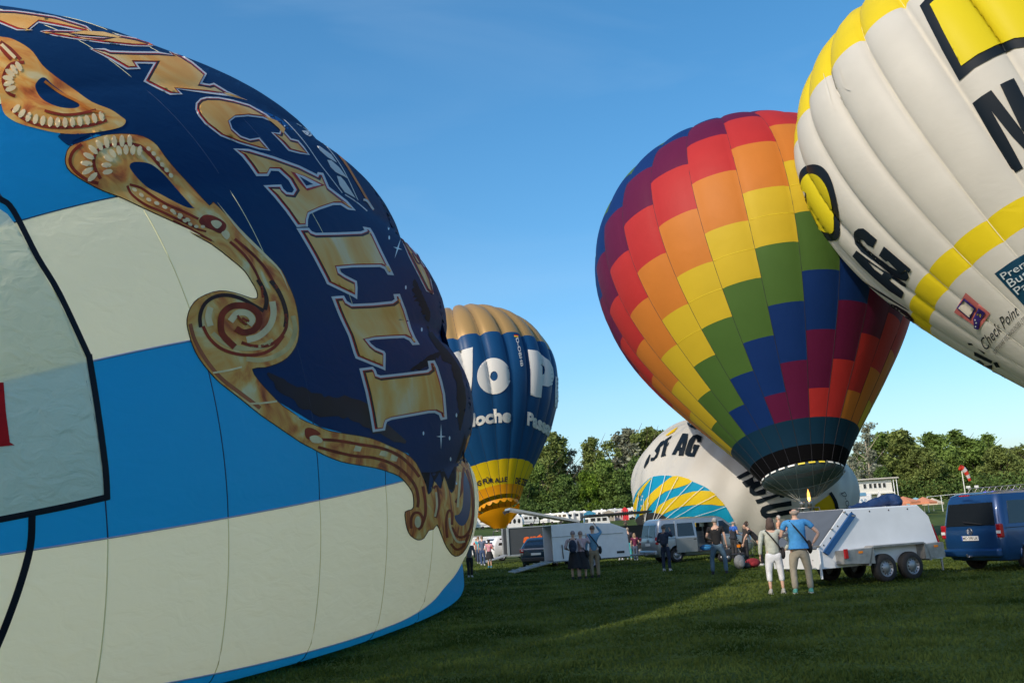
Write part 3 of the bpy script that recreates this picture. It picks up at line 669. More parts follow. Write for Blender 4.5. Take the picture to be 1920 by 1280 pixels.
left = c3b([(150, 270), (115, 340), (110, 420), (160, 500), (300, 590), (450, 665), (600, 720), (750, 790), (900, 860), (1100, 950), (1300, 1040), (1450, 1130)])+c2([(100, 800), (220, 865), (330, 950), (400, 1010), (440, 1070), (468, 1120), (472, 1160), (440, 1165), (380, 1145), (300, 1125), (230, 1130), (150, 1165), (110, 1210)])+c7([(145, 330), (138, 400), (160, 500), (190, 590), (240, 690), (340, 820), (430, 910), (560, 1010), (660, 1090), (780, 1185), (890, 1260)])+c8([(100, 218), (200, 270), (300, 325), (450, 385), (600, 415), (750, 440), (850, 470), (950, 510), (1010, 570), (1060, 640), (1075, 700), (1075, 780), (1050, 805), (1005, 820), (1005, 880), (1020, 960), (1050, 1020), (1110, 1055), (1160, 1040), (1200, 975), (1240, 965), (1275, 925), (1310, 1000), (1340, 1080), (1380, 1150), (1430, 1195), (1490, 1170), (1540, 1090), (1575, 980), (1590, 850), (1592, 700), (1578, 560), (1550, 430), (1550, 330), (1575, 150)])
rightb = c8([(1530, 200), (1505, 330), (1450, 400), (1440, 520), (1430, 610), (1400, 660), (1370, 620), (1335, 520), (1310, 620), (1280, 600), (1250, 560), (1230, 640), (1195, 670), (1180, 600), (1140, 500), (1090, 400), (1000, 320), (850, 250), (700, 190), (500, 155), (350, 130), (250, 90), (150, 50), (60, 0)])+c7([(1100, 1200), (950, 1100), (850, 1000), (750, 890), (690, 785), (800, 770), (900, 740), (990, 690), (1060, 600), (1090, 500), (1090, 380), (1070, 250), (1040, 150), (1000, 60)])+c2([(600, 1010), (540, 950), (450, 860), (370, 780), (300, 710), (230, 640)])+c3b([(1400, 800), (1250, 640), (1100, 480), (1000, 360), (930, 260), (850, 200), (750, 165), (600, 155), (450, 170), (350, 200), (250, 230)])
orn2 = CR(left+rightb, 2, True)
hole2 = CR(c3b([(690, 470), (685, 430), (720, 408), (800, 408), (880, 430), (960, 490), (1020, 550), (1080, 620), (1150, 700), (1250, 810), (1275, 822), (1200, 815), (1080, 760), (950, 690), (850, 640), (760, 560)]), 3, True)
hole3 = CR(c8([(1500, 470), (1530, 520), (1555, 600), (1563, 720), (1553, 830), (1530, 900), (1500, 935), (1465, 930), (1432, 890), (1425, 850), (1460, 840), (1490, 780), (1500, 650)]), 3, True)
decal(S_R, inset(orn2, -1.6), GBR, ro, 'ornament_outline', 2, 7, U)
decal(S_R, [orn1, hole1], GOLD, ro, 'ornament', 3, 6, U)
decal(S_R, [orn2, hole2, hole3], GOLD, ro, 'ornament', 3, 6, U)
decal(S_R, hole3, mat('print_cobalt', (.006, .06, .18), .4, trans=.2, spec=.10), ro, 'cartouche_ground', 3, 6, U)
decal(S_R, hole2, navy, ro, 'cartouche_ground', 3, 6, U); decal(S_R, hole1, navy, ro, 'cartouche_ground', 3, 6, U)
def lines(cv, L, w_, m, lay=4, **k):
    for q in L: stroke(S_R, cv(q), w_, m, ro, 'ornament_line', lay, unit=U, **k)
def beads(cv, path, n, rx, ry, m, lay=6, turn=0.0):
    P = CR(cv(path), 6); u = np.linspace(0, 1, n); A = along(P, u); B = along(P, np.clip(u+.02, 0, 1))-along(P, np.clip(u-.02, 0, 1))
    for a, b in zip(A, B):
        decal(S_R, ell(a[0], a[1], rx, ry, math.atan2(b[1], b[0])+turn, 8), m, ro, 'ornament_bead', lay, 4, U)
# scroll
lines(c7, [[(250, 430), (245, 330), (285, 230), (370, 170), (480, 155), (600, 185), (700, 240), (790, 290)]], 7, GBR)
lines(c7, [[(740, 20), (790, 110), (815, 200), (800, 280)], [(850, 30), (910, 110), (960, 220), (985, 330), (975, 430)]], 8, GBR)
lines(c7, [[(975, 300), (985, 420), (930, 520), (830, 585), (700, 590), (600, 560)], [(270, 420), (330, 530), (440, 620), (600, 665), (760, 660), (880, 600), (960, 500)]], 6, GDK)
lines(c7, [[(540, 600), (440, 500), (420, 400), (440, 310), (520, 250), (640, 250), (730, 300), (750, 380), (710, 450), (620, 475), (550, 440)]], 12, GDK, 5)
lines(c7, [[(560, 330), (590, 370), (640, 410)], [(600, 350), (660, 380)]], 4, GDK, 7)
lines(c7, [[(330, 260), (310, 340), (330, 420)], [(860, 210), (870, 320), (830, 430), (740, 510), (640, 540)], [(500, 380), (560, 310), (640, 310), (690, 360), (660, 410)]], 12, GLT, 6)
lines(c7, [[(1040, 330), (1060, 460), (1000, 600), (880, 680), (760, 710), (640, 700)], [(350, 480), (450, 560), (600, 610), (760, 600), (870, 540)]], 9, mat('gilding_straw', (.72, .52, .22), .5, var=.2, trans=.2, spec=.10), 4)
lines(c7, [[(350, 822), (480, 800), (600, 770)], [(660, 1085), (780, 1078), (900, 1062)]], 3.5, GLT, 6)
lines(c7, [[(160, 400), (200, 540), (290, 700), (420, 860), (600, 1000), (760, 1120)]], 7, mat('gilding_brick', (.42, .12, .05), .5, var=.3, vscale=2, trans=.15, spec=.10), 4)
# stem down from the rosette
lines(c2, [[(320, 855), (400, 930), (460, 1020), (490, 1100), (500, 1160)], [(345, 840), (440, 920), (520, 1010), (575, 1110)]], 5, GDK)
lines(c2, [[(250, 640), (370, 790), (500, 920), (590, 1010), (640, 1120)]], 6, GLT, 4, taper=True)
lines(c2, [[(0, 690), (60, 720), (130, 780), (190, 800)], [(10, 740), (110, 790), (220, 850)]], 3.5, GDK)
decal(S_R, CR(c2([(150, 740), (180, 710), (230, 715), (285, 745), (300, 775), (270, 810), (220, 790), (170, 770)]), 3, True), GDK, ro, 'ornament_rosette', 4, 5, U)
decal(S_R, CR(c2([(215, 745), (250, 740), (275, 760), (250, 785), (225, 770)]), 3, True), GLT, ro, 'ornament_rosette', 5, 5, U)
decal(S_R, CR(c2([(270, 810), (300, 795), (318, 820), (300, 845)]), 3, True), GLT, ro, 'ornament_bead', 5, 5, U)
beads(c2, [(15, 700), (60, 735), (120, 770), (170, 775)], 6, 4.5, 3.2, GLT, 5)
# upper ornaments: gadroon fans
lines(c3b, [[(250, 250), (170, 320), (145, 410), (190, 490), (300, 570), (400, 600)], [(420, 560), (370, 470), (360, 380), (400, 300), (500, 260), (640, 245), (760, 260), (820, 300), (870, 350)], [(820, 290), (900, 380), (960, 450), (1040, 530)]], 6, GDK)
beads(c3b, [(345, 545), (300, 490), (290, 430), (310, 360), (360, 290), (450, 240), (560, 225), (680, 220)], 10, 5.2, 12, GLT, 5, 0)
beads(c3b, [(480, 500), (470, 440), (485, 380), (540, 325), (640, 300), (770, 310)], 8, 5.2, 10, GLT, 5, 0)
beads(c3b, [(850, 290), (910, 350), (970, 430), (1050, 530)], 6, 5, 4, GLT, 5)
beads(c3b, [(720, 660), (830, 740), (960, 800), (1100, 870), (1200, 930)], 8, 5.5, 3.5, GLT, 6)
lines(c3b, [[(660, 620), (700, 700), (820, 790), (960, 850), (1150, 940), (1290, 1000)], [(680, 610), (780, 640), (900, 720), (1020, 790), (1180, 860), (1300, 920)]], 4.5, GDK)
lines(c1, [[(0, 235), (50, 270), (90, 310), (110, 330)], [(0, 260), (30, 300), (60, 330)]], 7, GDK); lines(c1, [[(5, 250), (45, 290), (80, 325)]], 6, GLT, 6)
lines(c1, [[(130, 345), (60, 355), (25, 400), (15, 450), (40, 510), (80, 530)], [(60, 600), (120, 650), (220, 690), (340, 700), (480, 690), (580, 660)]], 6, GDK)
beads(c1, [(100, 370), (55, 400), (40, 440), (55, 490)], 6, 5, 11, GLT, 5); beads(c1, [(85, 600), (140, 640), (230, 665), (340, 675), (450, 665), (550, 640)], 13, 5, 10, GLT, 5)
lines(c1, [[(240, 450), (330, 515), (420, 560), (480, 600), (560, 620)]], 5, GOR, 5); lines(c1, [[(240, 610), (340, 632), (440, 625), (520, 605)]], 5, GDK, 5)
decal(S_R, CR(c1([(320, 738), (480, 735), (400, 770), (383, 800), (345, 780)]), 3, True), navy, ro, 'cartouche_ground', 3, 5, U)
# lower bar and twin scrolls
lines(c8, [[(280, 200), (420, 210), (600, 240), (800, 275), (950, 340), (1060, 440), (1120, 520)], [(250, 265), (400, 305), (560, 340), (720, 355), (870, 400), (990, 480), (1080, 590), (1110, 700), (1105, 780)], [(1150, 600), (1170, 720), (1170, 850), (1130, 950)]], 5.5, GDK)
decal(S_R, CR(c8([(140, 110), (190, 100), (250, 130), (270, 160), (200, 170), (170, 200), (140, 170)]), 3, True), GDK, ro, 'ornament_rosette', 4, 5, U)
decal(S_R, CR(c8([(175, 180), (230, 165), (285, 200), (270, 230), (200, 225)]), 3, True), GLT, ro, 'ornament_bead', 5, 5, U)
for q in ([(570, 250), (625, 265), (610, 305), (550, 298)], [(790, 295), (835, 300), (830, 350), (770, 335)], [(880, 325), (935, 350), (920, 390), (865, 375)]): decal(S_R, c8(q), GLT, ro, 'ornament_bead', 5, 5, U)
lines(c8, [[(1050, 960), (1050, 880), (1075, 830), (1120, 830), (1150, 880), (1140, 940), (1110, 970)]], 5, GDK); decal(S_R, c8(ell(1105, 905, 27, 50)), GLT, ro, 'ornament_bead', 5, 5, U)
lines(c8, [[(1240, 620), (1270, 600), (1285, 680), (1285, 780), (1260, 870)], [(1360, 1040), (1350, 900), (1370, 810), (1400, 830), (1400, 930)], [(1400, 950), (1450, 1030), (1520, 1020), (1570, 920), (1582, 750), (1565, 600), (1525, 460)]], 4.5, GDK)
lines(c8, [[(1390, 1090), (1440, 1140), (1500, 1110), (1545, 1010)], [(1505, 440), (1490, 540), (1480, 650), (1430, 740)]], 4.5, GDK); lines(c8, [[(1260, 650), (1268, 760), (1250, 860)], [(1375, 870), (1385, 960), (1440, 1070), (1510, 1070)], [(1470, 480), (1460, 620), (1445, 780)]], 4, GLT, 6)
# lettering: white edge, red line, shade, gold face
LW = mat('letter_white', (.68, .68, .68), .5, trans=.2, spec=.10); LR = mat('letter_red', (.50, .025, .02), .5, trans=.15, spec=.10); LD = mat('letter_shade', (.035, .015, .015), .5, spec=.10)
LG = gold_print('letter_gold', [(.92, .36, .05), (.97, .47, .09), (.97, .60, .20), (.95, .74, .44)], .5)
def letter(outer, w1=4.2, holes=(), k=1.0, rnd=False):
    P = CR(outer, 2, True) if rnd else outer
    hw = list(holes)
    decal(S_R, [P]+hw, LW, ro, 'lettering', 3, 6, U)
    p2 = inset(P, w1*k); h2 = [inset(h, -w1*k) for h in hw]
    decal(S_R, [p2]+h2, LR, ro, 'lettering', 4, 6, U)
    p3 = inset(P, (w1+2.1)*k, (-.5, -.7)); h3 = [inset(h, -(w1+2.1)*k, (-.5, -.7)) for h in hw]
    decal(S_R, [p3]+h3, LD, ro, 'lettering', 5, 6, U)
    p4 = inset(P, (w1+3.4)*k, (1.3, 1.7)); h4 = [inset(h, -(w1+3.4)*k, (1.3, 1.7)) for h in hw]
    decal(S_R, [p4]+h4, LG, ro, 'lettering', 6, 6, U)
letter(c6([(403, 505), (545, 487), (575, 520), (590, 565), (625, 578), (860, 552), (1110, 522), (1132, 505), (1118, 428), (1190, 420), (1225, 490), (1270, 640), (1300, 770), (1322, 1030), (1255, 1045), (1235, 990), (1190, 968), (1130, 970), (740, 1040), (695, 1060), (685, 1085), (673, 1150), (545, 1168), (510, 960), (470, 760), (430, 610)]), 4.8)
letter(c5b([(533, 940), (660, 930), (690, 985), (740, 1014), (950, 1005), (1140, 985), (1168, 965), (1155, 915), (1220, 912), (1245, 980), (1280, 1070)])+c6([(950, 90), (990, 180), (1037, 258), (960, 262), (925, 215), (870, 188), (700, 195), (560, 205), (505, 218), (530, 250), (580, 290), (665, 325), (680, 350), (677, 528), (640, 510), (500, 455), (365, 400), (345, 350), (290, 170), (205, -10)])+c5b([(600, 1110)]), 4.8)
letter(c5b([(185, 258), (310, 255), (340, 290), (380, 305), (600, 300), (830, 290), (867, 275), (848, 242), (925, 255), (960, 310), (1040, 480), (1110, 620), (1163, 728), (1100, 722), (1065, 665), (1020, 645), (740, 650), (612, 662), (620, 690), (680, 730), (790, 785), (797, 850), (793, 967), (750, 940), (490, 815), (470, 770), (350, 540), (240, 350)]), 4.6)
letter(c2([(338, 347), (425, 350), (560, 390), (700, 440), (795, 487), (800, 475), (830, 480), (862, 555), (960, 630), (1008, 685), (965, 680), (925, 655), (885, 655), (810, 680), (755, 705), (746, 735), (745, 773), (685, 775), (625, 690), (560, 610), (503, 548), (600, 543), (612, 567), (632, 585), (660, 588), (670, 572), (640, 520), (585, 470), (545, 468), (530, 497), (465, 498), (425, 440), (385, 390)]), 4.4)
decal(S_R, c2([(650, 475), (720, 495), (835, 548), (740, 580), (700, 540)]), LR, ro, 'lettering', 7, 5, U); decal(S_R, c2([(672, 484), (720, 500), (815, 548), (735, 568)]), LW, ro, 'lettering', 8, 5, U); decal(S_R, c2([(697, 503), (770, 545), (732, 553)]), navy, ro, 'lettering', 9, 5, U)
letter(c2([(132, 135), (135, 100), (160, 75), (195, 66), (260, 67), (340, 82), (430, 108), (520, 158), (590, 218), (655, 292), (695, 302), (728, 340), (758, 383), (700, 375), (640, 360), (600, 315), (545, 258), (590, 262), (598, 240), (565, 208), (500, 182), (420, 172), (350, 178), (322, 200), (335, 238), (380, 278), (430, 296), (482, 287), (515, 325), (542, 360), (480, 352), (370, 320), (270, 280), (185, 215), (148, 170)]), 3.4, k=.85)
letter(c1([(487, 270), (570, 268), (600, 280), (720, 284), (860, 285), (935, 300), (918, 284), (990, 302), (1050, 340), (1127, 405), (1100, 455), (1140, 462), (1165, 455), (1190, 470), (1240, 500), (1350, 550), (1240, 527), (1120, 512), (965, 490), (995, 518), (925, 521), (850, 485), (780, 448), (835, 352), (745, 350), (765, 380), (690, 383), (600, 330)]), 3.2)
letter(c1b([(0, 118), (150, 122), (300, 140), (600, 185), (800, 245), (940, 290), (1000, 340), (1008, 360), (900, 355), (700, 310), (420, 258), (330, 330), (360, 340), (180, 342), (0, 268), (-120, 220), (-120, 110)]), 2.4)
letter(c1([(215, 176), (240, 170), (300, 168), (420, 172), (520, 180), (640, 192), (740, 210), (810, 230), (845, 250), (825, 258), (720, 256), (560, 240), (400, 218), (290, 200)]), 1.9, [c1([(372, 188), (450, 186), (560, 192), (650, 203), (560, 207), (450, 200)])])
letter(c5b([(1225, 345), (1290, 385), (1400, 530), (1480, 650), (1535, 780), (1560, 915), (1520, 900), (1485, 885), (1400, 720), (1310, 545)]), 1.8)
for q in ([(1305, 400), (1350, 430), (1400, 530), (1422, 605), (1390, 600), (1340, 510)], [(1465, 650), (1490, 680), (1530, 850), (1545, 905), (1505, 870)]): stroke(S_R, c5b(q), 3, LR, ro, 'lettering', 7, unit=U); stroke(S_R, c5b(q), 1.5, LD, ro, 'lettering', 8, unit=U)
# small script beyond the big letters, stars and fir silhouettes
c4 = crop(480, 220, 6.4)
for q in ([(300, 0), (440, 140), (600, 330), (760, 560), (900, 740), (1030, 910)], [(450, 60), (650, 180), (850, 360), (1000, 560), (1100, 740), (1220, 1000)]): stroke(S_R, c4(q), 1.5, LW, ro, 'border_line', 3, unit=U)
for q in ([(545, 165), (600, 160), (685, 215), (640, 235), (590, 210)], [(725, 345), (760, 350), (900, 450), (970, 550), (850, 480), (760, 400)], [(850, 515), (900, 520), (990, 600), (1100, 740), (950, 660), (890, 600)], [(965, 705), (1010, 715), (1060, 770), (1190, 970), (1060, 900), (1000, 820)], [(590, 150), (680, 200), (620, 180)]):
    decal(S_R, c4(q), LW, ro, 'script', 3, 4, U)
stroke(S_R, c4([(970, 420), (1080, 570), (1200, 770), (1290, 920), (1400, 1120)]), 4, GOR, ro, 'border_line', 4, unit=U); stroke(S_R, c4([(1280, 990), (1330, 1010), (1400, 1110)]), 4, LW, ro, 'border_line', 5, unit=U)
stroke(S_R, c4([(1060, 930), (1200, 1020), (1330, 1130)]), 2, LW, ro, 'border_line', 4, unit=U)
star = mat('print_star', (.60, .72, .78), .5, spec=.10)
def starp(cx_, cy_, r, a=0): return [(cx_+math.cos(a+i*PI/4)*(r[i//2 % 2 and 1 or 0] if i % 2 == 0 else 2), cy_+math.sin(a+i*PI/4)*(r[(i//2) % 2] if i % 2 == 0 else 2)) for i in range(8)]
decal(S_R, starp(826, 818, (9, 24)), star, ro, 'star', 3, 4, U); decal(S_R, starp(745, 466, (9, 20), .3), star, ro, 'star', 3, 4, U)
for x, y in ((728, 428), (729, 446), (760, 539), (790, 618), (793, 812), (855, 778), (844, 860), (855, 905), (842, 821), (533, 237)): decal(S_R, ell(x, y, 1.6, 4 if x > 700 else 1.5, n=8), star, ro, 'star', 3, 4, U)
fir = mat('print_fir', (.003, .006, .012), .7, spec=.10)
def jag(path, w0, w1, seed, n=26):
    rr = random.Random(seed); P = along(CR(path, 6), np.linspace(0, 1, n)); A = []; B = []
    for i, p in enumerate(P):
        d = P[min(i+1, n-1)]-P[max(i-1, 0)]; d /= np.linalg.norm(d)+1e-9; nn = np.array([-d[1], d[0]]); e = math.sin(PI*(i+.4)/(n-.2))**.6
        A.append(tuple(p+nn*w0*e*(rr.uniform(.45, 1.35)))); B.append(tuple(p-nn*w1*e*rr.uniform(.8, 1.1)))
    return A+B[::-1]
decal(S_R, jag(c5b([(1370, 765), (1400, 880), (1450, 1000), (1500, 1100), (1510, 1190)]), 11, 7, 1), fir, ro, 'fir_silhouette', 2, 5, U)
decal(S_R, jag(c6([(1120, 60), (1190, 180), (1310, 330), (1420, 480), (1470, 650), (1500, 850), (1460, 1150)]), 13, 5, 2), fir, ro, 'fir_silhouette', 2, 5, U)
decal(S_R, jag(c6([(940, 520), (1050, 470), (1180, 380), (1280, 330)]), 8, 6, 3), fir, ro, 'fir_silhouette', 2, 5, U)
dk = mat('print_dusk', (.003, .007, .020), .45, var=.5, vscale=.8, trans=.05, spec=.10)
decal(S_R, jag([(500, 700), (540, 735), (600, 765), (660, 770), (700, 800), (760, 830)], 14, 26, 4, 30), dk, ro, 'dark_forest_print', 2, 6, U)
decal(S_R, c8([(1140, 480), (1200, 660), (1215, 470), (1250, 560), (1300, 480), (1320, 560), (1370, 620), (1425, 640), (1430, 480), (1490, 300), (1520, 200), (1515, 150), (1470, 300), (1420, 440), (1370, 540), (1330, 450), (1250, 480)]), fir, ro, 'fir_silhouette', 2, 6, U)
# cream label with black outline, and the black line below it
decal(S_R, CR(c3([(-60, -20), (0, -10), (40, 30), (110, 150), (170, 260), (240, 390), (262, 520), (285, 700), (290, 770), (180, 800), (60, 822), (-60, 845)]), 2), fabric('print_ivory', (.86, .82, .58), .5, .22, .6, (2.6, .6, 2.6), (.99, .96, .74)), ro, 'label_panel', 2, 9, U)
blk = mat('print_black', (.010, .012, .018), .45, trans=.05, spec=.10)
stroke(S_R, c3([(-60, -60), (0, -36), (35, -5), (100, 120), (160, 220), (240, 390)]), 11, blk, ro, 'label_border', 4, unit=U); stroke(S_R, c3([(240, 385), (262, 520), (285, 690), (290, 778)]), 12, blk, ro, 'label_border', 4, unit=U)
stroke(S_R, c3([(296, 772), (180, 798), (60, 822), (-60, 845)]), 12, blk, ro, 'label_border', 4, unit=U); stroke(S_R, c3([(85, 822), (80, 910), (50, 1020), (10, 1130), (-20, 1200)]), 14, blk, ro, 'label_border', 4, unit=U)
decal(S_R, c3([(-40, 462), (8, 462), (14, 540), (25, 625), (38, 632), (-40, 640)]), mat('print_scarlet', (.5, .012, .015), .5, trans=.2, spec=.10), ro, 'label_letter', 4, 5, U)

# ---- white balloon with swirl, half inflated, behind the van
def cf(T, S):      # union of two blobs seen from a common centre
    c = np.array([16.6, 72, 3.2]); D = np.stack([np.cos(S)*np.cos(T), np.cos(S)*np.sin(T), np.sin(S)], -1)
    R_ = None
    for e, r in (((16.35, 72, 3.2), (7.95, 8.5, 5.3)), ((14.6, 72.5, 4.3), (6.3, 6.5, 5.2)), ((19.3, 73, 3.6), (5.1, 6, 4.6))):
        o = (c-np.array(e))/np.array(r); d = D/np.array(r); a = (d*d).sum(-1); b = d@o; q = o@o-1
        t = (-b+np.sqrt(np.maximum(b*b-a*q, 0)))/a; R_ = t if R_ is None else np.maximum(R_, t)
    R_ = R_*(1+.012*np.sin(T*11+S*5)+.008*np.sin(T*23-S*9))
    P = c+D*R_[..., None]; P[..., 2] = np.maximum(P[..., 2], .02); return P
cb = thing('inflating_balloon', 'white half inflated balloon with a blue and yellow swirl lying behind the silver van', 'hot air balloon', (16.6, 72, 0))
cyan = mat('print_cyan', (.01, .30, .50), .45, trans=.3, spec=.10); ylw = mat('print_lemon', (.74, .52, .02), .45, trans=.3, spec=.10)
for i in range(18):
    for j, (a, b) in enumerate(((-80, -30), (-30, 0), (0, 22), (22, 44), (44, 66), (66, 89))):
        th0, th1 = 2*PI*i/18, 2*PI*(i+1)/18; c = white_c
        if 355 < math.degrees((th0+th1)/2) % 360+10 or math.degrees(th0) < 28: c = _m['cloth_azure'] if j < 4 else white_c
        grid_panel('panel', cf, th0, th1, math.radians(a), math.radians(b), 8, 8, c, cb, np.array([16.6, 72, 3.2]))
S_C = bvh_of(cf, 0, 2*PI, math.radians(-88), math.radians(89.5), 144, 100, (16.6, 72, 3.2))
UC = .03; k4 = crop(1180, 770, 5.82); k3 = crop(1360, 850, 7.385)
outer = [(15, 1260), (20, 1120), (40, 1000), (70, 900), (130, 820), (200, 755), (265, 715), (400, 705), (470, 712), (580, 722), (690, 770), (830, 830), (890, 875), (960, 935), (1050, 1040), (1110, 1140), (1140, 1200), (1160, 1290), (1100, 1330), (15, 1330)]
decal(S_C, CR(k4(outer), 2), cyan, cb, 'swirl_panel', 1, 6, UC)
for q in ([(15, 1250), (40, 1090), (75, 950), (120, 860), (190, 780), (255, 725), (200, 800), (140, 900), (100, 1000), (75, 1120), (55, 1210), (40, 1280)],
          [(115, 1160), (130, 1080), (190, 960), (300, 850), (400, 770), (480, 715), (580, 722), (690, 772), (560, 830), (400, 880), (300, 960), (230, 1040), (180, 1130), (170, 1200)],
          [(270, 1110), (330, 1030), (450, 960), (560, 920), (700, 880), (885, 875), (960, 940), (1045, 1035), (900, 1020), (700, 1025), (560, 1045), (450, 1090), (370, 1130), (340, 1180)],
          [(430, 1185), (500, 1165), (640, 1152), (800, 1158), (900, 1180), (1000, 1210), (1130, 1260), (1110, 1330), (700, 1330), (430, 1330)]):
    decal(S_C, CR(k4(q), 2), ylw, cb, 'swirl_panel', 2, 5, UC)
decal(S_C, CR(k4([(30, 1250), (70, 1190), (130, 1135), (200, 1110), (290, 1108), (360, 1125), (420, 1160), (450, 1190), (440, 1330), (30, 1330)]), 2), mat('mouth_black', (.012, .011, .013), .8), cb, 'mouth_cloth', 3, 5, UC)
for a, b in (((80, 1200), (130, 880)), ((185, 1210), (175, 960)), ((185, 1200), (265, 720)), ((270, 1200), (410, 700)), ((290, 1195), (550, 730)), ((300, 1195), (690, 780)), ((380, 1200), (820, 835)), ((430, 1200), (940, 920)), ((560, 1200), (1060, 1040)), ((900, 1260), (1150, 1200)), ((190, 1200), (230, 1000))):
    stroke(S_C, k4([b, a]), .8, mat('cord_white', (.6, .6, .58), .7), cb, 'cord', 5, 0, unit=UC)
for q in ([(585, 250), (645, 255), (632, 340), (590, 490), (540, 492), (548, 440), (530, 438), (508, 480), (467, 482)],): decal(S_C, [k4(q), k4([(590, 330), (560, 400), (578, 402)])], ink, cb, 'lettering', 2, 4, UC)
decal(S_C, k4([(792, 285), (780, 345), (738, 345), (740, 310), (725, 305), (690, 380), (670, 460), (690, 465), (700, 420), (690, 420), (705, 370), (770, 378), (710, 508), (640, 500), (610, 480), (612, 440), (650, 330), (690, 275), (740, 262)]), ink, cb, 'lettering', 2, 4, UC)
decal(S_C, k4([(395, 320), (468, 270), (455, 300), (425, 325), (415, 375), (438, 340), (432, 365), (410, 400), (395, 460), (402, 490), (345, 508)]), ink, cb, 'lettering', 2, 4, UC)
decal(S_C, k4([(385, 325), (395, 345), (365, 380), (340, 400), (335, 430), (310, 500), (270, 545), (235, 552), (240, 515), (275, 510), (300, 470), (280, 440), (315, 385), (350, 340)]), ink, cb, 'lettering', 2, 4, UC)
decal(S_C, k4([(235, 478), (215, 560), (170, 632), (165, 610), (190, 540), (225, 480)]), ink, cb, 'lettering', 2, 4, UC)
decal(S_C, k4([(632, 130), (700, 150), (760, 190), (720, 210), (670, 185), (638, 160)]), ink, cb, 'emblem_border', 2, 4, UC); decal(S_C, k4([(395, 275), (470, 215), (535, 180), (490, 235), (420, 275)]), ylw, cb, 'emblem', 2, 4, UC)
for q in ([(155, 328), (345, 222), (385, 222), (400, 240), (195, 362)], [(195, 362), (155, 328), (330, 240), (460, 245), (470, 260), (380, 340), (400, 420), (285, 465), (230, 400), (370, 330), (440, 262), (395, 262)], [(385, 400), (570, 350), (600, 370), (560, 395), (285, 465), (230, 400)],
          [(410, 395), (330, 470), (335, 540), (390, 580), (470, 575), (560, 560), (560, 470), (420, 530), (395, 510), (420, 480), (640, 380), (700, 440), (640, 480), (690, 510), (730, 460), (640, 365)],
          [(415, 640), (700, 560), (690, 520), (735, 510), (850, 570), (800, 610), (750, 605), (745, 585), (490, 680), (440, 692)],
          [(905, 650), (915, 720), (720, 745), (580, 790), (560, 815), (600, 825), (920, 760), (925, 830), (700, 870), (560, 895), (500, 850), (482, 790), (510, 735), (590, 705)]):
    decal(S_C, k3(q), ink, cb, 'lettering', 2, 4, UC)
decal(S_C, k3([(1330, 640), (1420, 580), (1440, 560), (1490, 650), (1530, 750), (1545, 800), (1200, 800), (1240, 700)]), ylw, cb, 'emblem', 2, 5, UC)
stroke(S_C, k3([(1440, 540), (1480, 600), (1520, 690), (1545, 820)]), 6, ink, cb, 'emblem_border', 3, unit=UC)
text_on(S_C, 'D-OL', k3([(1640, 530), (1680, 610), (1710, 790)]), k3([(1580, 550), (1640, 640), (1655, 790)]), ink, cb, bold=0, layer=3, unit=UC)
# ------------------------------------------------------------------ trees
def leafmesh(name, seed, blobs, n, size, hang=0):
    rg = np.random.default_rng(seed); P = []
    wts = np.array([b[3]**2 for b in blobs]); wts = wts/wts.sum()
    idx = rg.choice(len(blobs), n, p=wts)
    for b_i in range(len(blobs)):
        k = int((idx == b_i).sum()); cx, cy, cz, r, sq = blobs[b_i]
        d = rg.normal(size=(k, 3)); d /= np.linalg.norm(d, axis=1)[:, None]
        rr = r*(.35+.85*rg.random(k)**.6)*(1+.25*np.sin(d[:, 0]*5+b_i)*np.cos(d[:, 2]*6+b_i*2))
        p = d*rr[:, None]; p[:, 2] *= sq; P.append(p+np.array([cx, cy, cz]))
    P = np.concatenate(P); n = len(P); P = P+rg.normal(size=(n, 3))*.28*(rg.random(n)[:, None] < .5)
    a = rg.normal(size=(n, 3)); a /= np.linalg.norm(a, axis=1)[:, None]; b = np.cross(a, rg.normal(size=(n, 3))); b /= np.linalg.norm(b, axis=1)[:, None]
    s = size*(.5+rg.random(n))[:, None]; V = np.stack([P-a*s-b*s*.2, P+b*s*.6, P+a*s+b*s*.1, P-b*s*.5], 1)
    me = bpy.data.meshes.new(name); me.vertices.add(4*n); me.vertices.foreach_set('co', V.ravel()); me.loops.add(4*n); me.loops.foreach_set('vertex_index', np.arange(4*n))
    me.polygons.add(n); me.polygons.foreach_set('loop_start', np.arange(0, 4*n, 4)); me.update()
    return me
def blobs(seed, h, w_, base, n, top=.4):
    rr = random.Random(seed); B = []
    for i in range(n):
        t = (i+.5)/n; z = base+(h-base)*t; sp = w_*(1-max(0, t-top)/(1-top)*.75)*(.6+.4*min(1, t*3)); a = rr.uniform(0, 6.3); d = sp*rr.uniform(.15, .95)
        r = w_*rr.uniform(.16, .40)*(1-.4*t); B.append((math.cos(a)*d, math.sin(a)*d, min(z, h-r*.8), r, rr.uniform(.75, 1.1)))
    return B
def trunkmesh(name, h, r, seed, limbs=7):
    rr = random.Random(seed); mb = MB(); mb.tube([(0, 0, -.3), (.1, 0, h*.25), (-.1, .1, h*.55), (.05, 0, h*.9)], [r, r*.75, r*.5, r*.12], 7)
    for i in range(limbs):
        t = .28+.55*i/limbs; a = rr.uniform(0, 6.3); L = h*rr.uniform(.16, .3); mb.tube([(0, 0, h*t), (math.cos(a)*L*.5, math.sin(a)*L*.5, h*t+L*.5), (math.cos(a)*L, math.sin(a)*L, h*t+L*1.1)], [r*.4, r*.25, r*.06], 5)
    me = bpy.data.meshes.new(name); me.from_pydata(mb.v, [], mb.f); me.update(); return me
def leafmat(name, a, b):
    m = mat(name, a, .75, spec=.2, var=.35, vscale=.35, tint=b, trans=.22); return m
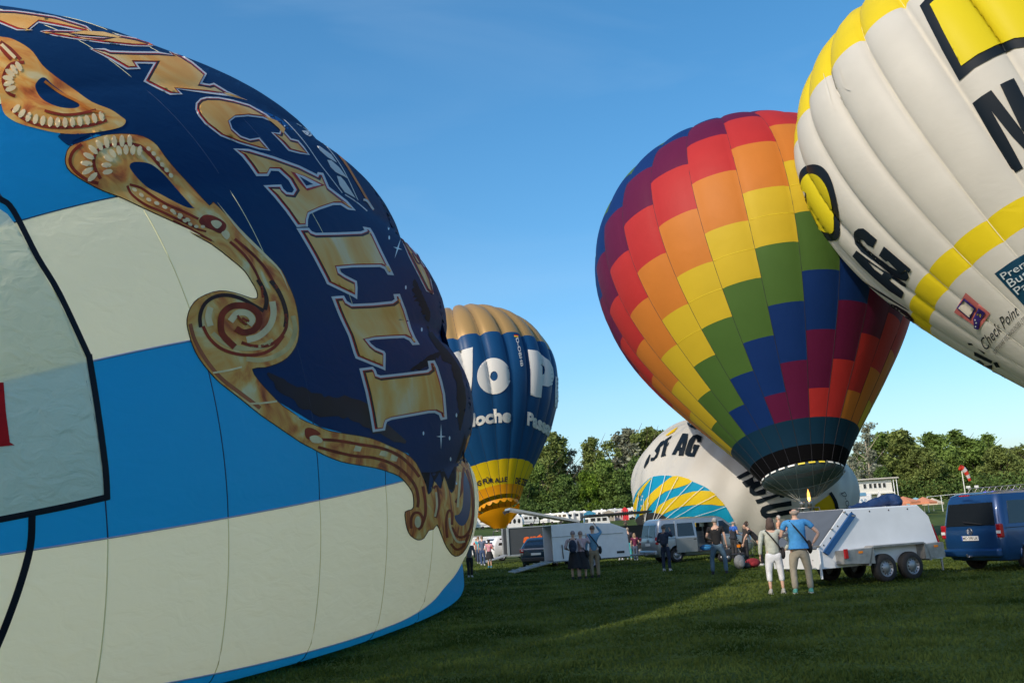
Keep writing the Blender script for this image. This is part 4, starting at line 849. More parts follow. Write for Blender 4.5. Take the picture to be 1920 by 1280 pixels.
LM = [leafmat('leaf_dark', (.065, .11, .028), (.105, .17, .042)), leafmat('leaf_green', (.10, .16, .032), (.15, .225, .05)), leafmat('leaf_olive', (.125, .165, .042), (.175, .22, .06)), leafmat('leaf_silver', (.17, .19, .13), (.24, .26, .19)), leafmat('leaf_bright', (.095, .165, .018), (.15, .24, .025))]
bark = mat('bark', (.12, .10, .075), .9, var=.4, bump=.5, vscale=2, bscale=8); bark2 = mat('bark_pale', (.38, .33, .25), .9, var=.2)
PT = {}
PT['round'] = [(leafmesh('crown_round', 10+i, blobs(20+i, 15, 6.2, 1.0, 46), 11000, .36), trunkmesh('trunk_a', 13, .4, i), 15) for i in range(3)]
PT['tall'] = [(leafmesh('crown_tall', 30+i, blobs(40+i, 20, 4.6, 6.5, 34, .6), 6500, .33), trunkmesh('trunk_b', 19, .38, i+5, 10), 20) for i in range(3)]
PT['airy'] = [(leafmesh('crown_airy', 50+i, blobs(60+i, 19, 4.4, 5, 26, .6), 3400, .28), trunkmesh('trunk_c', 18, .3, i+9, 11), 19) for i in range(2)]
def tree(px, top, Y, kind, lm, label, group, wid=1.0, pale=False):
    i = random.randrange(len(PT[kind])); cm_, tm_, H = PT[kind][i]
    p = at(px, 900, Y); z = float(gz(p.x, Y)); hz = at(px, top, Y).z
    root = thing('tree', label, 'tree', (p.x, Y, z), random.uniform(0, 6.28), group); s = (hz-z)/H; root.scale = (s*wid, s*wid, s)
    c = bpy.data.objects.new('crown', cm_); link(c, root)
    if not cm_.materials: cm_.materials.append(LM[0])
    c.material_slots[0].link = 'OBJECT'; c.material_slots[0].material = LM[lm]
    t = bpy.data.objects.new('trunk', tm_); link(t, root)
    if not tm_.materials: tm_.materials.append(bark)
    t.material_slots[0].link = 'OBJECT'; t.material_slots[0].material = bark2 if pale else bark
T1 = 'trees behind the caravan field'
ORD = 'first second third fourth fifth sixth seventh eighth ninth tenth eleventh twelfth thirteenth fourteenth fifteenth sixteenth seventeenth eighteenth nineteenth twentieth'.split()
for n_, a in enumerate(sorted([(985, 905, 236, 'round', 0, 1.0), (1005, 868, 242, 'round', 1, .9), (1045, 812, 262, 'tall', 2, 1.25), (1018, 838, 258, 'tall', 2, 1.2), (1062, 890, 238, 'round', 0, 1.0), (1075, 842, 266, 'airy', 3, 1.1), (1112, 822, 262, 'tall', 2, 1.0), (1098, 884, 238, 'round', 4, .8), (1138, 862, 240, 'round', 1, 1.0), (1152, 826, 262, 'airy', 2, 1.3),
          (1180, 806, 264, 'tall', 3, 1.3), (1168, 880, 238, 'round', 0, .9), (1195, 858, 246, 'round', 0, .9), (1215, 802, 262, 'tall', 2, 1.2), (1238, 800, 264, 'tall', 2, 1.1), (1240, 868, 240, 'round', 0, 1), (960, 880, 240, 'round', 0, 1), (935, 890, 244, 'round', 1, 1), (905, 900, 240, 'round', 0, 1), (870, 905, 246, 'round', 0, 1)])):
    px, top, Y, k, lm, wd = a
    tx = {0: 'dark dense', 1: 'mid green bushy', 2: 'olive tall', 3: 'silvery loose', 4: 'bright yellow green'}[lm]
    tree(px, top, Y, k, lm, tx+' tree, '+ORD[n_]+' from the left in the wood behind the caravans', T1, wd)
T2 = 'trees behind the right hand stalls'
for n_, a in enumerate(sorted([(1598, 855, 232, 'airy', 3, 1.1, True), (1632, 793, 236, 'airy', 3, 1.15, True), (1615, 850, 250, 'round', 0, 1.1, 0), (1660, 812, 250, 'round', 1, 1.0, 0), (1700, 808, 240, 'round', 2, 1.25, 0), (1655, 875, 228, 'round', 0, .9, 0), (1735, 840, 232, 'round', 2, 1.1, 0), (1760, 812, 250, 'round', 1, 1.05, 0), (1790, 850, 236, 'round', 1, 1.0, 0), (1806, 806, 254, 'tall', 1, 1.5, 0),
          (1835, 822, 250, 'round', 1, 1.1, 0), (1858, 815, 256, 'tall', 1, 1.4, 0), (1880, 835, 240, 'round', 2, 1.15, 0), (1905, 840, 252, 'round', 3, 1.0, 0), (1935, 830, 244, 'round', 2, 1.1, 0), (1965, 830, 250, 'round', 0, 1.1, 0), (1570, 860, 250, 'round', 0, 1.1, 0), (1530, 860, 250, 'round', 0, 1.1, 0)])):
    px, top, Y, k, lm, wd, pl = a
    tx = {0: 'dark dense', 1: 'mid green leafy', 2: 'olive broad', 3: 'pale silvery'}[lm]
    tree(px, top, Y, k, lm, tx+(' tree with pale trunk, ' if pl else ' tree, ')+ORD[n_]+' from the left behind the right hand stalls', T2, wd, bool(pl))
# understorey
def hedge(x0, x1, Y, h, label):
    bl = [(x, Y+random.uniform(-1, 1), float(gz(x, Y))+h*.35, h*.6, .9) for x in np.arange(x0, x1, h*.7)]
    me = leafmesh('undergrowth', 77, bl, 9000, .3); me.materials.append(LM[0]); o = bpy.data.objects.new('undergrowth', me); COL.objects.link(o); o['kind'] = 'stuff'; tag(o, label, 'undergrowth')
hedge(-14, 45, 234, 6, 'dark undergrowth along the foot of the left wood'); hedge(68, 135, 230, 6, 'dark undergrowth along the foot of the right wood')

# ------------------------------------------------------------------ vehicles and caravans
glass = mat('dark_glass', (.012, .016, .02), .06, spec=.8); rubber = mat('rubber', (.015, .015, .016), .8, bump=.2, bscale=50); rimm = mat('alloy', (.30, .31, .33), .4, .7); plas = mat('black_plastic', (.02, .02, .022), .6)
redl = mat('tail_red', (.35, .008, .012), .2, coat=.6); ambr = mat('amber_lens', (.75, .22, .01), .25); whl = mat('white_lens', (.7, .7, .7), .2); whp = mat('white_paint', (.70, .72, .74), .35, var=.05, coat=.2); zinc = mat('zinc', (.32, .32, .31), .5, .6, var=.2, vscale=6)
def loft(levels, r=.18, n=4):
    V = []; F = []; m = 4*(n+1)
    for z, x0, x1, hw in levels:
        rr = min(r, hw*.9, (x1-x0)*.4)
        for q, (cx_, cy_) in enumerate(((x1-rr, hw-rr), (x0+rr, hw-rr), (x0+rr, -hw+rr), (x1-rr, -hw+rr))):
            for k in range(n+1):
                a = PI/2*(q+k/n); V.append((cx_+rr*math.cos(a), cy_+rr*math.sin(a), z))
    for j in range(len(levels)-1):
        for k in range(m): F.append((j*m+k, j*m+(k+1) % m, (j+1)*m+(k+1) % m, (j+1)*m+k))
    F += [tuple(range(m-1, -1, -1)), tuple(range((len(levels)-1)*m, len(levels)*m))]
    return V, F
def lv(levels, z, i):
    Z = [l[0] for l in levels]; return float(np.interp(z, Z, [l[i] for l in levels]))
def wheel(parent, c, r=.33, w_=.2, side=-1, name='wheel'):
    o = MB().lathe([(r*.62, -w_/2), (r*.93, -w_/2), (r, -w_*.3), (r, w_*.3), (r*.93, w_/2), (r*.62, w_/2), (r*.6, 0)], 26, 'Y').build(name, rubber, parent, True, loc=c)
    y = side*w_*.42
    rm = MB().lathe([(r*.64, y), (r*.56, y-side*.02), (r*.5, y-side*.05), (r*.32, y-side*.005), (r*.16, y+side*.01), (r*.0, y+side*.015)], 26, 'Y').build('rim', rimm, o, True)
    hb = MB()
    for k in range(12):
        a = 2*PI*k/12; hb.lathe([(0, y-side*.012), (r*.055, y-side*.012), (r*.055, y-side*.022), (0, y-side*.022)], 8, 'Y', c=(math.cos(a)*r*.45, 0, math.sin(a)*r*.45))
    h_ = hb.build('rim_slots', plas, o, True)
    for v in h_.data.vertices: pass
    h_.location.y = side*.035
    return o
def quad_side(levels, pts, side, off=.006):
    return [(x, side*(lv(levels, z, 3)+off), z) for x, z in pts]
def slab(name, P, m, parent, th, nrm):
    """small thick panel from an outline"""
    nrm = Vector(nrm); n = len(P); P = [Vector(p) for p in P]
    V = P+[p+nrm*th for p in P]; F = [tuple(range(n)), tuple(range(2*n-1, n-1, -1))]+[(i, (i+1) % n, n+(i+1) % n, n+i) for i in range(n)]
    mb = MB().add(V, F); return mb.build(name, m, parent)
def boolean(o, cutter):
    m = o.modifiers.new('b', 'BOOLEAN'); m.object = cutter; m.operation = 'DIFFERENCE'; m.solver = 'EXACT'
    dg = bpy.context.evaluated_depsgraph_get(); me = bpy.data.meshes.new_from_object(o.evaluated_get(dg)); o.modifiers.clear(); o.data = me; bpy.data.objects.remove(cutter)
def van(name, label, cat, loc, rz, paint, open_door=False, plate=None, arch=plas):
    root = thing(name, label, cat, loc, rz)
    Lv = [(.28, .10, 4.78, .86), (.42, .03, 4.86, .93), (.62, 0, 4.88, .95), (.95, 0, 4.84, .95), (1.06, .02, 4.70, .945), (1.16, .04, 4.30, .93), (1.5, .10, 3.92, .88), (1.78, .17, 3.60, .83), (1.90, .24, 3.40, .79), (1.96, .42, 3.15, .70)]
    V, F = loft(Lv, .2, 5); body = MB().add(V, F).build('body', paint, root, True)
    cut = []
    for x in (.98, 3.98):
        c = MB().lathe([(0, -1.1), (.40, -1.1), (.40, 1.1), (0, 1.1)], 24, 'Y', c=(x, 0, .36)).build('tmp', None)
        cut.append(c)
    if open_door:
        cut.append(MB().box((2.55, -.75, 1.05), (1.05, 1.5, 1.28)).build('tmp', None))
        cut.append(MB().prism([(3.18, 1.12), (4.02, 1.12), (3.75, 1.45), (3.45, 1.72), (3.22, 1.72)], -1.2, 1.2).build('tmp', None))
        cut.append(MB().box((2.55, .3, 1.5), (.9, 1.6, .4)).build('tmp', None))
    for c in cut:
        c.matrix_world = Matrix.Translation(loc)@Matrix.Rotation(rz, 4, 'Z'); bpy.context.view_layer.update(); boolean(body, c)
    body.data.materials.clear(); body.data.materials.append(paint); body.data.set_sharp_from_angle(angle=math.radians(30))
    for side in (-1, 1):
        for k, pts in enumerate(([(.32, 1.16), (1.72, 1.16), (1.70, 1.72), (.46, 1.72)], [(1.86, 1.16), (3.02, 1.16), (3.02, 1.72), (1.86, 1.72)], [(3.14, 1.14), (4.08, 1.14), (3.78, 1.46), (3.5, 1.70), (3.16, 1.71)])):
            if open_door and side == -1 and k > 0: continue
            if open_door and k == 2: continue
            if open_door and side == 1 and k == 1: continue
            slab('window', quad_side(Lv, pts, side, -.004), glass, root, .012, (0, side, 0))
        MB().box((3.75, side*1.03, 1.24), (.14, .2, .2)).build('mirror', plas, root, bevel=.04)
        for x in (.98, 3.98):
            wheel(root, (x, side*.80, .325), .325, .22, side)
            MB().tube([(x+.41*math.cos(a), side*(.935), .36+.41*math.sin(a)) for a in np.linspace(-.1, PI+.1, 14)], .02, 5).build('wheel_arch', paint, root, True)
        for a, b in (((.6, .62), (4.7, .62)), ((.14, 1.06), (4.1, 1.06))):
            P = [quad_side(Lv, [(a[0]+(b[0]-a[0])*i/8, a[1])], side, .0)[0] for i in range(9)]
            MB().tube(P, .009, 4).build('trim_line', plas, root)
        if not (open_door and side == -1):
            MB().box((2.98, side*.95, .98), (.16, .03, .035)).build('door_handle', paint, root, bevel=.01)
            for x in (1.78, 3.06): MB().tube([quad_side(Lv, [(x, z)], side, -.001)[0] for z in np.linspace(.5, 1.8, 8)], .005, 4).build('door_gap', plas, root)
    if open_door:
        slab('sliding_door', quad_side(Lv, [(.95, .42), (1.98, .42), (1.98, 1.05), (.95, 1.05)], -1, .02), paint, root, .05, (0, -1, 0))
        f = slab('sliding_door_frame', quad_side(Lv, [(.95, 1.05), (1.98, 1.05), (1.93, 1.82), (1.0, 1.82)], -1, .0), paint, root, .05, (0, -1, 0))
        slab('window', quad_side(Lv, [(1.05, 1.14), (1.88, 1.14), (1.86, 1.72), (1.10, 1.72)], -1, .055), glass, root, .012, (0, -1, 0))
        MB().box((1.88, -1.0, .98), (.14, .05, .035)).build('door_handle', plas, root)
        dark = mat('seat_cloth', (.025, .025, .03), .9)
        MB().box((3.05, -.42, .85), (.5, .5, .18)).box((2.82, -.42, 1.2), (.14, .5, .62)).box((2.8, -.42, 1.6), (.1, .26, .18)).build('seat', dark, root, bevel=.04)
        MB().box((3.05, .42, .85), (.5, .5, .18)).box((2.82, .42, 1.2), (.14, .5, .62)).box((2.8, .42, 1.6), (.1, .26, .18)).build('seat', dark, root, bevel=.04)
        tag(MB().ellipsoid((0, 0, .12), (.3, .2, .14)).build('bag', mat('bag_blue', (.02, .18, .42), .7), None, True, loc=Matrix.Translation(loc)@Matrix.Rotation(rz, 4, 'Z')@Vector((2.6, -.6, .43))), 'blue bag inside the open side door of the silver van', 'bag')
        MB().box((2.55, -.92, .42), (1.05, .06, .05)).build('door_sill', plas, root)
    # rear
    def rx(z): return lv(Lv, z, 1)
    if open_door: wins = [(-.74, -.06), (.06, .74)]
    else: wins = [(-.76, .76)]
    for a, b in wins: slab('rear_window', [(rx(z)-.004, y*(1 if z < 1.3 else .9), z) for y, z in ((a, 1.14), (b, 1.14), (b, 1.70), (a, 1.70))], glass, root, .012, (-1, 0, 0))
    MB().tube([(-.02, -.4, 1.17), (-.02, .15, 1.24)], .012, 5).build('wiper', plas, root)
    for y in (-1, 1):
        MB().box((.06, y*.86, 1.0), (.12, .15, .34)).build('tail_light', redl, root, bevel=.03); MB().box((-.003, y*.86, .97), (.014, .12, .07)).build('tail_lens', whl, root)
    MB().box((-.02, 0, .47), (.16, 1.72, .2)).build('bumper', paint, root, bevel=.05)
    MB().box((-.01, 0, 1.90), (.04, .3, .03)).build('brake_light', redl, root) if not open_door else None
    pl = MB().box((-.012, .02, .83), (.02, .52, .115)).build('number_plate', mat('plate_white', (.7, .7, .68), .4), root, bevel=.004)
    if plate:
        flat_text(plate, .44, .075, Matrix(((0, 0, -1, -.0235), (-1, 0, 0, .225), (0, 1, 0, .795), (0, 0, 0, 1))), mat('plate_ink', (.01, .01, .012), .5), root, bold=.01)
        MB().box((-.023, .258, .83), (.003, .04, .11)).build('plate_band', mat('plate_blue', (.01, .06, .35), .5), root)
    MB().lathe([(.085, 0), (.09, .012), (.075, .012), (.07, 0)], 20, 'X', c=(-.018, 0, 1.0)).build('emblem_ring', rimm, root, True)
    MB().tube([(-.022, .06, 1.045), (-.022, .025, .955), (-.022, 0, 1.0), (-.022, -.025, .955), (-.022, -.06, 1.045)], .007, 4).tube([(-.022, .03, 1.05), (-.022, 0, 1.01), (-.022, -.03, 1.05)], .007, 4).build('emblem', rimm, root)
    MB().box((2.4, 0, .32), (4.0, 1.5, .16)).build('underbody', plas, root)
    MB().tube([(-.05, 0, .38), (-.2, 0, .38), (-.22, 0, .45)], .025, 6).build('tow_bar', steel, root)
    return root
hd = math.atan2(.40, .915)
blp = mat('paint_blue', (.010, .055, .17), .28, .35, coat=.8, var=.04); slp = mat('paint_silver', (.30, .33, .36), .32, .6, coat=.6, var=.04)
van('blue_van', 'dark blue minibus with tinted windows hitched to the white twin axle trailer', 'van', (11.35, 25.1, 0), hd, blp, False, 'MD·298 LA')
bv = Matrix.Translation((11.35, 25.1, 0))@Matrix.Rotation(hd, 4, 'Z')
van('silver_van', 'silver van with its sliding side door open in front of the swirl balloon', 'van', (5.62, 44.9, 0), math.atan2(.29, .957), slp, True)
# red strip and jockey gear handled with the trailer
def box_trailer():
    o = Vector((6.76, 22.85, 0)); t = thing('twin_axle_trailer', 'white twin axle trailer with sloping dark lid and broad blue strap', 'trailer', o, hd)
    prof = [(0, .42), (0, .86), (.95, 1.72), (3.25, 1.72), (3.55, 1.45), (3.84, .42)]; W = 1.62
    pw_ = mat('trailer_white', (.66, .70, .74), .45, var=.06, vscale=1.5)
    for y in (0, W): slab('side_panel', [(x, y, z) for x, z in prof], pw_, t, .035, (0, 1, 0))
    def strip(a, b, name, m, th=.03, e=0):
        (xa, za), (xb, zb_) = a, b; d = Vector((xb-xa, 0, zb_-za)).normalized(); n_ = Vector((-d.z, 0, d.x))
        return slab(name, [Vector((xa, .036, za)), Vector((xa, W-.001, za)), Vector((xb, W-.001, zb_)), Vector((xb, .036, zb_))], m, t, th, n_)
    strip(prof[2], prof[3], 'roof', pw_); strip(prof[3], prof[4], 'roof', pw_); strip(prof[4], prof[5], 'front_panel', plas)
    strip(prof[1], prof[2], 'lid', mat('lid_grey', (.10, .115, .135), .5, var=.15, vscale=1.2)); strip((0, .42), (0, .86), 'tail_panel', pw_, -.03)
    for a in ((.06, .93), (.5, 1.30), (.93, 1.68)): MB().box((a[0]-.012, W/2, a[1]), (.03, W+.1, .03)).build('lid_rail', zinc, t)
    P = [(.13, .80), (.26, .72), (1.22, 1.58), (1.10, 1.66)]
    slab('blue_strap', [(x, -.012, z) for x, z in P], mat('strap_blue', (.01, .075, .22), .7, bump=.4), t, .05, (0, -1, 0)); MB().box((1.13, -.066, 1.58), (.08, .01, .04)).build('strap_buckle', zinc, t)
    for x0, x1 in ((.5, 1.42), (3.0, 3.62)):
        f = slab('fender_box', [(x0, -.28, .50 if x0 < 1 else .46), (x1+(0 if x0 < 1 else 0), -.28, .46), (x1, -.28, .82), (x0, -.28, .80)], zinc, t, .27, (0, 1, 0))
        MB().box(((x0+x1)/2+.05, -.288, .74), (.12, .012, .05)).build('side_marker', ambr, f)
    slab('fender', [(1.42, -.28, .82), (3.0, -.28, .82), (3.0, -.28, .86), (1.42, -.28, .86)], zinc, t, .27, (0, 1, 0))
    for xa, xb in ((1.42, 1.25), (3.0, 3.16)): slab('fender', [(xa, -.28, .84), (xa-.04*(1 if xa < 2 else -1), -.28, .84), (xb-.03, -.28, .42), (xb+.03, -.28, .42)], zinc, t, .27, (0, 1, 0))
    MB().box((.56, -.30, .73), (.1, .05, .22)).build('tail_light', redl, t, bevel=.01)
    for x in (1.78, 2.60):
        for y, sd in ((-.14, -1), (W+.14, 1)): wheel(t, (x, y, .33), .33, .2, sd)
    MB().box((1.9, W/2, .50), (3.7, W-.1, .10)).build('chassis', zinc, t)
    MB().tube([(.02, -.02, .2), (.02, -.02, .86)], .03, 6).build('corner_post', whp, t); MB().box((.0, W*.12, .62), (.02, .02, .02)).build('latch', plas, t)
    slab('reflector', [(-.045, .22, .5), (-.045, .36, .5), (-.045, .29, .66)], redl, t, .01, (-1, 0, 0)); slab('reflector', [(-.045, 1.25, .5), (-.045, 1.39, .5), (-.045, 1.32, .66)], redl, t, .01, (-1, 0, 0))
    MB().tube([(3.8, .3, .48), (4.7, W/2, .45)], .04, 6).tube([(3.8, W-.3, .48), (4.7, W/2, .45)], .04, 6).tube([(4.6, W/2, .46), (4.75, W/2, .48)], .05, 6).build('drawbar', zinc, t, True)
    MB().tube([(4.3, .5, 0.1), (4.3, .5, .75)], .03, 6).build('jockey_post', zinc, t)
    MB().tube([(3.95, .1, .55), (3.7, .1, 1.25)], .035, 6).build('red_post', mat('red_plastic', (.6, .01, .03), .4), t)
    for x, z in ((1.15, 1.66), (1.7, 1.66), (2.3, 1.66), (2.9, 1.66), (.42, 1.1), (.68, 1.36), (1.0, 1.62), (.2, .95)): MB().ellipsoid((x, -.003, z), (.022, .01, .022), 6, 4).build('rivet', plas, t)
    # tarp bundle lying on the roof
    tp_ = MB(); 
    tp_.tube([(1.9, .9, 1.78), (2.25, .95, 1.80), (2.6, .9, 1.84), (2.95, .85, 1.90), (3.2, .9, 1.93), (3.4, .8, 1.88), (3.55, .85, 1.75)], [.05, .07, .09, .13, .18, .19, .10], 12)
    b = tp_.build('tarpaulin_bundle', mat('tarp_navy', (.008, .03, .10), .55, bump=.9, bscale=5), None, True); b.matrix_world = Matrix.Translation(o)@Matrix.Rotation(hd, 4, 'Z'); tag(b, 'navy fabric bundle lying on the roof of the twin axle trailer', 'tarpaulin')
    sb = b.modifiers.new('s', 'SUBSURF'); sb.levels = sb.render_levels = 2; d = b.modifiers.new('d', 'DISPLACE'); tx = bpy.data.textures.new('crease', 'CLOUDS'); tx.noise_scale = .18; d.texture = tx; d.strength = .12
box_trailer()
def ramp_trailer():
    o = Vector((1.22, 43.3, 0)); h2 = math.radians(12); t = thing('white_box_trailer', 'white closed box trailer with its rear open and a ramp down to the grass', 'trailer', o, h2); W = 1.7
    prof = [(0, .35), (0, 1.95), (1.1, 1.98), (2.75, 1.88), (3.45, 1.6), (3.52, .42)]
    for y in (0, W): slab('side_panel', [(x, y, z) for x, z in prof], whp, t, .04, (0, 1, 0))
    for a, b in zip(prof[1:-1], prof[2:]):
        d = Vector((b[0]-a[0], 0, b[1]-a[1])).normalized(); slab('roof' if b[1] > 1.2 else 'front_panel', [(a[0], .041, a[1]), (a[0], W-.001, a[1]), (b[0], W-.001, b[1]), (b[0], .041, b[1])], whp, t, .03, (-d.z, 0, d.x))
    slab('floor', [(0, 0, .36), (3.5, 0, .36), (3.5, W, .36), (0, W, .36)], plas, t, .05, (0, 0, 1))
    slab('shade_sheet', [(.5, .05, .42), (.5, W, .42), (.5, W, 1.9), (.5, .05, 1.9)], mat('dark_inside', (.012, .012, .014), .9), t, .02, (1, 0, 0))  # black sheet stands in for the shade inside the open trailer
    MB().box((1.65, -.012, 1.45), (3.3, .014, .025)).build('trim_rail', zinc, t)
    for x in (.45, .8): MB().tube([(x, -.04, .5), (x-.03, -.04, 1.1)], .022, 6).build('lashing_bar', plas if x < .6 else zinc, t)
    slab('ramp', [(0, .1, .36), (0, W-.1, .36), (-1.75, W-.1, .02), (-1.75, .1, .02)], zinc, t, .05, (0, 0, 1))
    for k in range(5): MB().box((-.25-.33*k, W/2, .40-.065*k), (.03, W-.3, .03)).build('ramp_tread', zinc, t)
    for x in (1.7,):
        for y, sd in ((-.12, -1), (W+.12, 1)): wheel(t, (x, y, .3), .3, .18, sd); MB().tube([(x+.38*math.cos(a), y, .33+.38*math.sin(a)) for a in np.linspace(0, PI, 10)], .07, 6).build('mudguard', plas, t, True)
    MB().tube([(3.4, W/2, .42), (4.5, W/2, .42)], .05, 6).build('drawbar', zinc, t); MB().box((3.1, -.012, .62), (.35, .014, .10)).build('vent', plas, t)
ramp_trailer()
def dark_trailer():
    o = at(955, 1048, 62); o.z = 0; o = Vector((o.x, 62, 0)); h2 = math.radians(10); t = thing('grey_box_trailer', 'dark grey box trailer with orange lettering and its roof lid raised', 'trailer', o, h2); W = 2.0; L_ = 4.9
    gy = mat('trailer_grey', (.045, .052, .06), .45, var=.06); al = mat('aluminium', (.45, .47, .48), .4, .7)
    slab('side_panel', [(0, 0, .42), (L_, 0, .42), (L_, 0, 2.1), (0, 0, 2.1)], gy, t, .04, (0, 1, 0)); slab('side_panel', [(0, W, .42), (L_, W, .42), (L_, W, 2.1), (0, W, 2.1)], gy, t, .04, (0, 1, 0))
    slab('floor', [(0, .04, .42), (L_, .04, .42), (L_, W, .42), (0, W, .42)], plas, t, .05, (0, 0, 1)); slab('front_panel', [(L_, 0, .42), (L_, W, .42), (L_, W, 2.1), (L_, 0, 2.1)], gy, t, .04, (1, 0, 0))
    for y in (-.03, W+.07): MB().box((-.02, y, 1.25), (.14, .1, 1.75)).build('corner_post', al, t, bevel=.01)
    MB().box((L_/2, -.02, 2.12), (L_, .06, .06)).build('top_rail', al, t); MB().box((L_/2, -.02, .42), (L_, .06, .08)).build('bottom_rail', al, t)
    MB().box((-.6, W*.5, .95), (.03, W*.8, .0)).build('strap', plas, t) if 0 else None
    flat_text('ant', 1.25, .52, Matrix(((1, 0, 0, .95), (0, 0, 1, -.012), (0, 1, 0, 1.12), (0, 0, 0, 1))), mat('letter_orange', (.75, .13, .02), .5), t, bold=.06, shear=.2)
    flat_text('BALLONTEAM', .9, .10, Matrix(((1, 0, 0, 1.05), (0, 0, 1, -.012), (0, 1, 0, 1.72), (0, 0, 0, 1))), plas, t, bold=.01) if 0 else None
    slab('ramp', [(0, .2, .42), (0, W-.1, .42), (-1.7, W-.1, .02), (-1.7, .2, .02)], al, t, .06, (0, 0, 1))
    for x in (2.0, 2.75):
        for y, sd in ((-.05, -1), (W+.05, 1)): wheel(t, (x, y, .32), .32, .2, sd)
    ld = slab('roof_lid', [(L_-.2, -.03, 2.2), (L_-.2, W+.03, 2.2), (.2, W+.03, 3.25), (.2, -.03, 3.25)], al, t, .14, (.22, 0, .97))
    MB().tube([(1.6, 0, 2.1), (1.9, 0, 2.78)], .025, 5).tube([(.2, .0, 3.2), (-.1, .0, 3.15), (-.12, 0, 2.95)], .05, 5).build('gas_strut', plas, t)
    for k in range(4): MB().box((.12, .2+.5*k, 3.15), (.16, .12, .16)).build('lid_latch', plas, ld)
dark_trailer()
def hatchback():
    p = at(1020, 1045, 47); t = thing('dark_hatchback', 'dark blue hatchback with red tail lights standing behind the white box trailer', 'car', (p.x-.35, 48.5, 0), math.radians(74))
    Lv = [(.22, .1, 4.1, .78), (.45, 0, 4.2, .86), (.8, .02, 4.18, .87), (.95, .05, 3.7, .84), (1.2, .28, 3.1, .74), (1.4, .6, 2.6, .66), (1.47, .9, 2.3, .6)]
    V, F = loft(Lv, .22, 5); MB().add(V, F).build('body', mat('paint_slate', (.03, .055, .085), .25, .4, coat=.8), t, True, auto=True)
    slab('rear_window', [(lv(Lv, z, 1)-.0+(-.01), y, z) for y, z in ((-.62, .98), (.62, .98), (.52, 1.33), (-.52, 1.33))], glass, t, .02, (-.6, 0, .5))
    for y in (-1, 1):
        MB().box((.06, y*.74, .85), (.14, .22, .2)).build('tail_light', redl, t, bevel=.04); MB().box((-.015, y*.7, .87), (.02, .1, .05)).build('tail_lens', whl, t)
        slab('window', quad_side(Lv, [(.6, 1.0), (3.2, 1.0), (2.6, 1.36), (.9, 1.36)], y, -.01), glass, t, .02, (0, y, 0))
        for x in (.75, 3.3): wheel(t, (x, y*.75, .31), .31, .2, y)
    MB().box((0, 0, .42), (.16, 1.5, .2)).build('bumper', plas, t, bevel=.04); MB().box((-.02, 0, .68), (.02, .5, .11)).build('number_plate', mat('plate_white', (1, 1, 1)), t)
hatchback()
def small_white_car():
    p = at(945, 1040, 66); t = thing('white_car', 'white car partly hidden behind the grey box trailer', 'car', (p.x-1.2, 67, 0), math.radians(30))
    Lv = [(.22, .1, 3.9, .78), (.45, 0, 4.0, .86), (.85, .02, 3.98, .87), (1.0, .05, 3.5, .84), (1.35, .25, 3.0, .76), (1.6, .5, 2.5, .66), (1.68, .8, 2.2, .6)]
    V, F = loft(Lv, .22, 5); MB().add(V, F).build('body', whp, t, True, auto=True)
    for y in (-1, 1):
        slab('window', quad_side(Lv, [(.5, 1.05), (3.1, 1.05), (2.4, 1.5), (.7, 1.5)], y, -.01), glass, t, .02, (0, y, 0)); MB().box((.04, y*.76, 1.0), (.1, .14, .3)).build('tail_light', redl, t, bevel=.03)
        for x in (.75, 3.2): wheel(t, (x, y*.75, .31), .31, .2, y)
    slab('rear_window', [(lv(Lv, z, 1)-.012, y, z) for y, z in ((-.6, 1.1), (.6, 1.1), (.5, 1.5), (-.5, 1.5))], glass, t, .02, (-.7, 0, .3))
small_white_car()
def white_side_trailer():
    t = thing('white_cargo_trailer', 'long low white box trailer behind the left hand spectators', 'trailer', (-5.4, 72, 0), math.radians(6))
    MB().box((2.4, .9, 1.05), (4.8, 1.8, 1.3)).build('body', whp, t, bevel=.06); MB().box((2.4, -.02, .42), (4.8, .05, .08)).build('bottom_rail', zinc, t)
    for x in (1.0, 3.6): MB().box((x, -.008, 1.05), (.03, .02, 1.2)).build('panel_seam', zinc, t)
    for x in (2.0, 2.8): wheel(t, (x, -.05, .32), .32, .2, -1)
    MB().tube([(4.8, .9, .45), (6, .9, .45)], .05, 6).build('drawbar', zinc, t)
    MB().box((1.2, .9, 1.76), (2.2, 1.7, .10)).build('roof_hatch', zinc, t)
white_side_trailer()
def open_trailer():
    t = thing('open_lid_trailer', 'dark trailer with its broad black lid raised over the group beside the silver van', 'trailer', (5.2, 57.5, 0), math.radians(8)); dk_ = mat('lid_black', (.014, .014, .018), .5)
    slab('lid', [(-1.6, -.6, 2.45), (2.3, -.6, 2.5), (2.3, 1.3, 2.45), (-1.6, 1.3, 2.4)], dk_, t, .10, (0, 0, 1)); MB().box((.5, 1.2, 1.05), (3.4, .06, 1.5)).build('rear_wall', dk_, t)
    MB().box((.5, .8, .5), (3.4, 1.1, .12)).build('floor', dk_, t)
    for x in (-1.2, 2.2): MB().tube([(x, 1.15, .5), (x, 1.15, 2.1)], .04, 6).build('corner_post', zinc, t); wheel(t, (x*.5+.5, .2, .3), .3, .18, -1)
open_trailer()

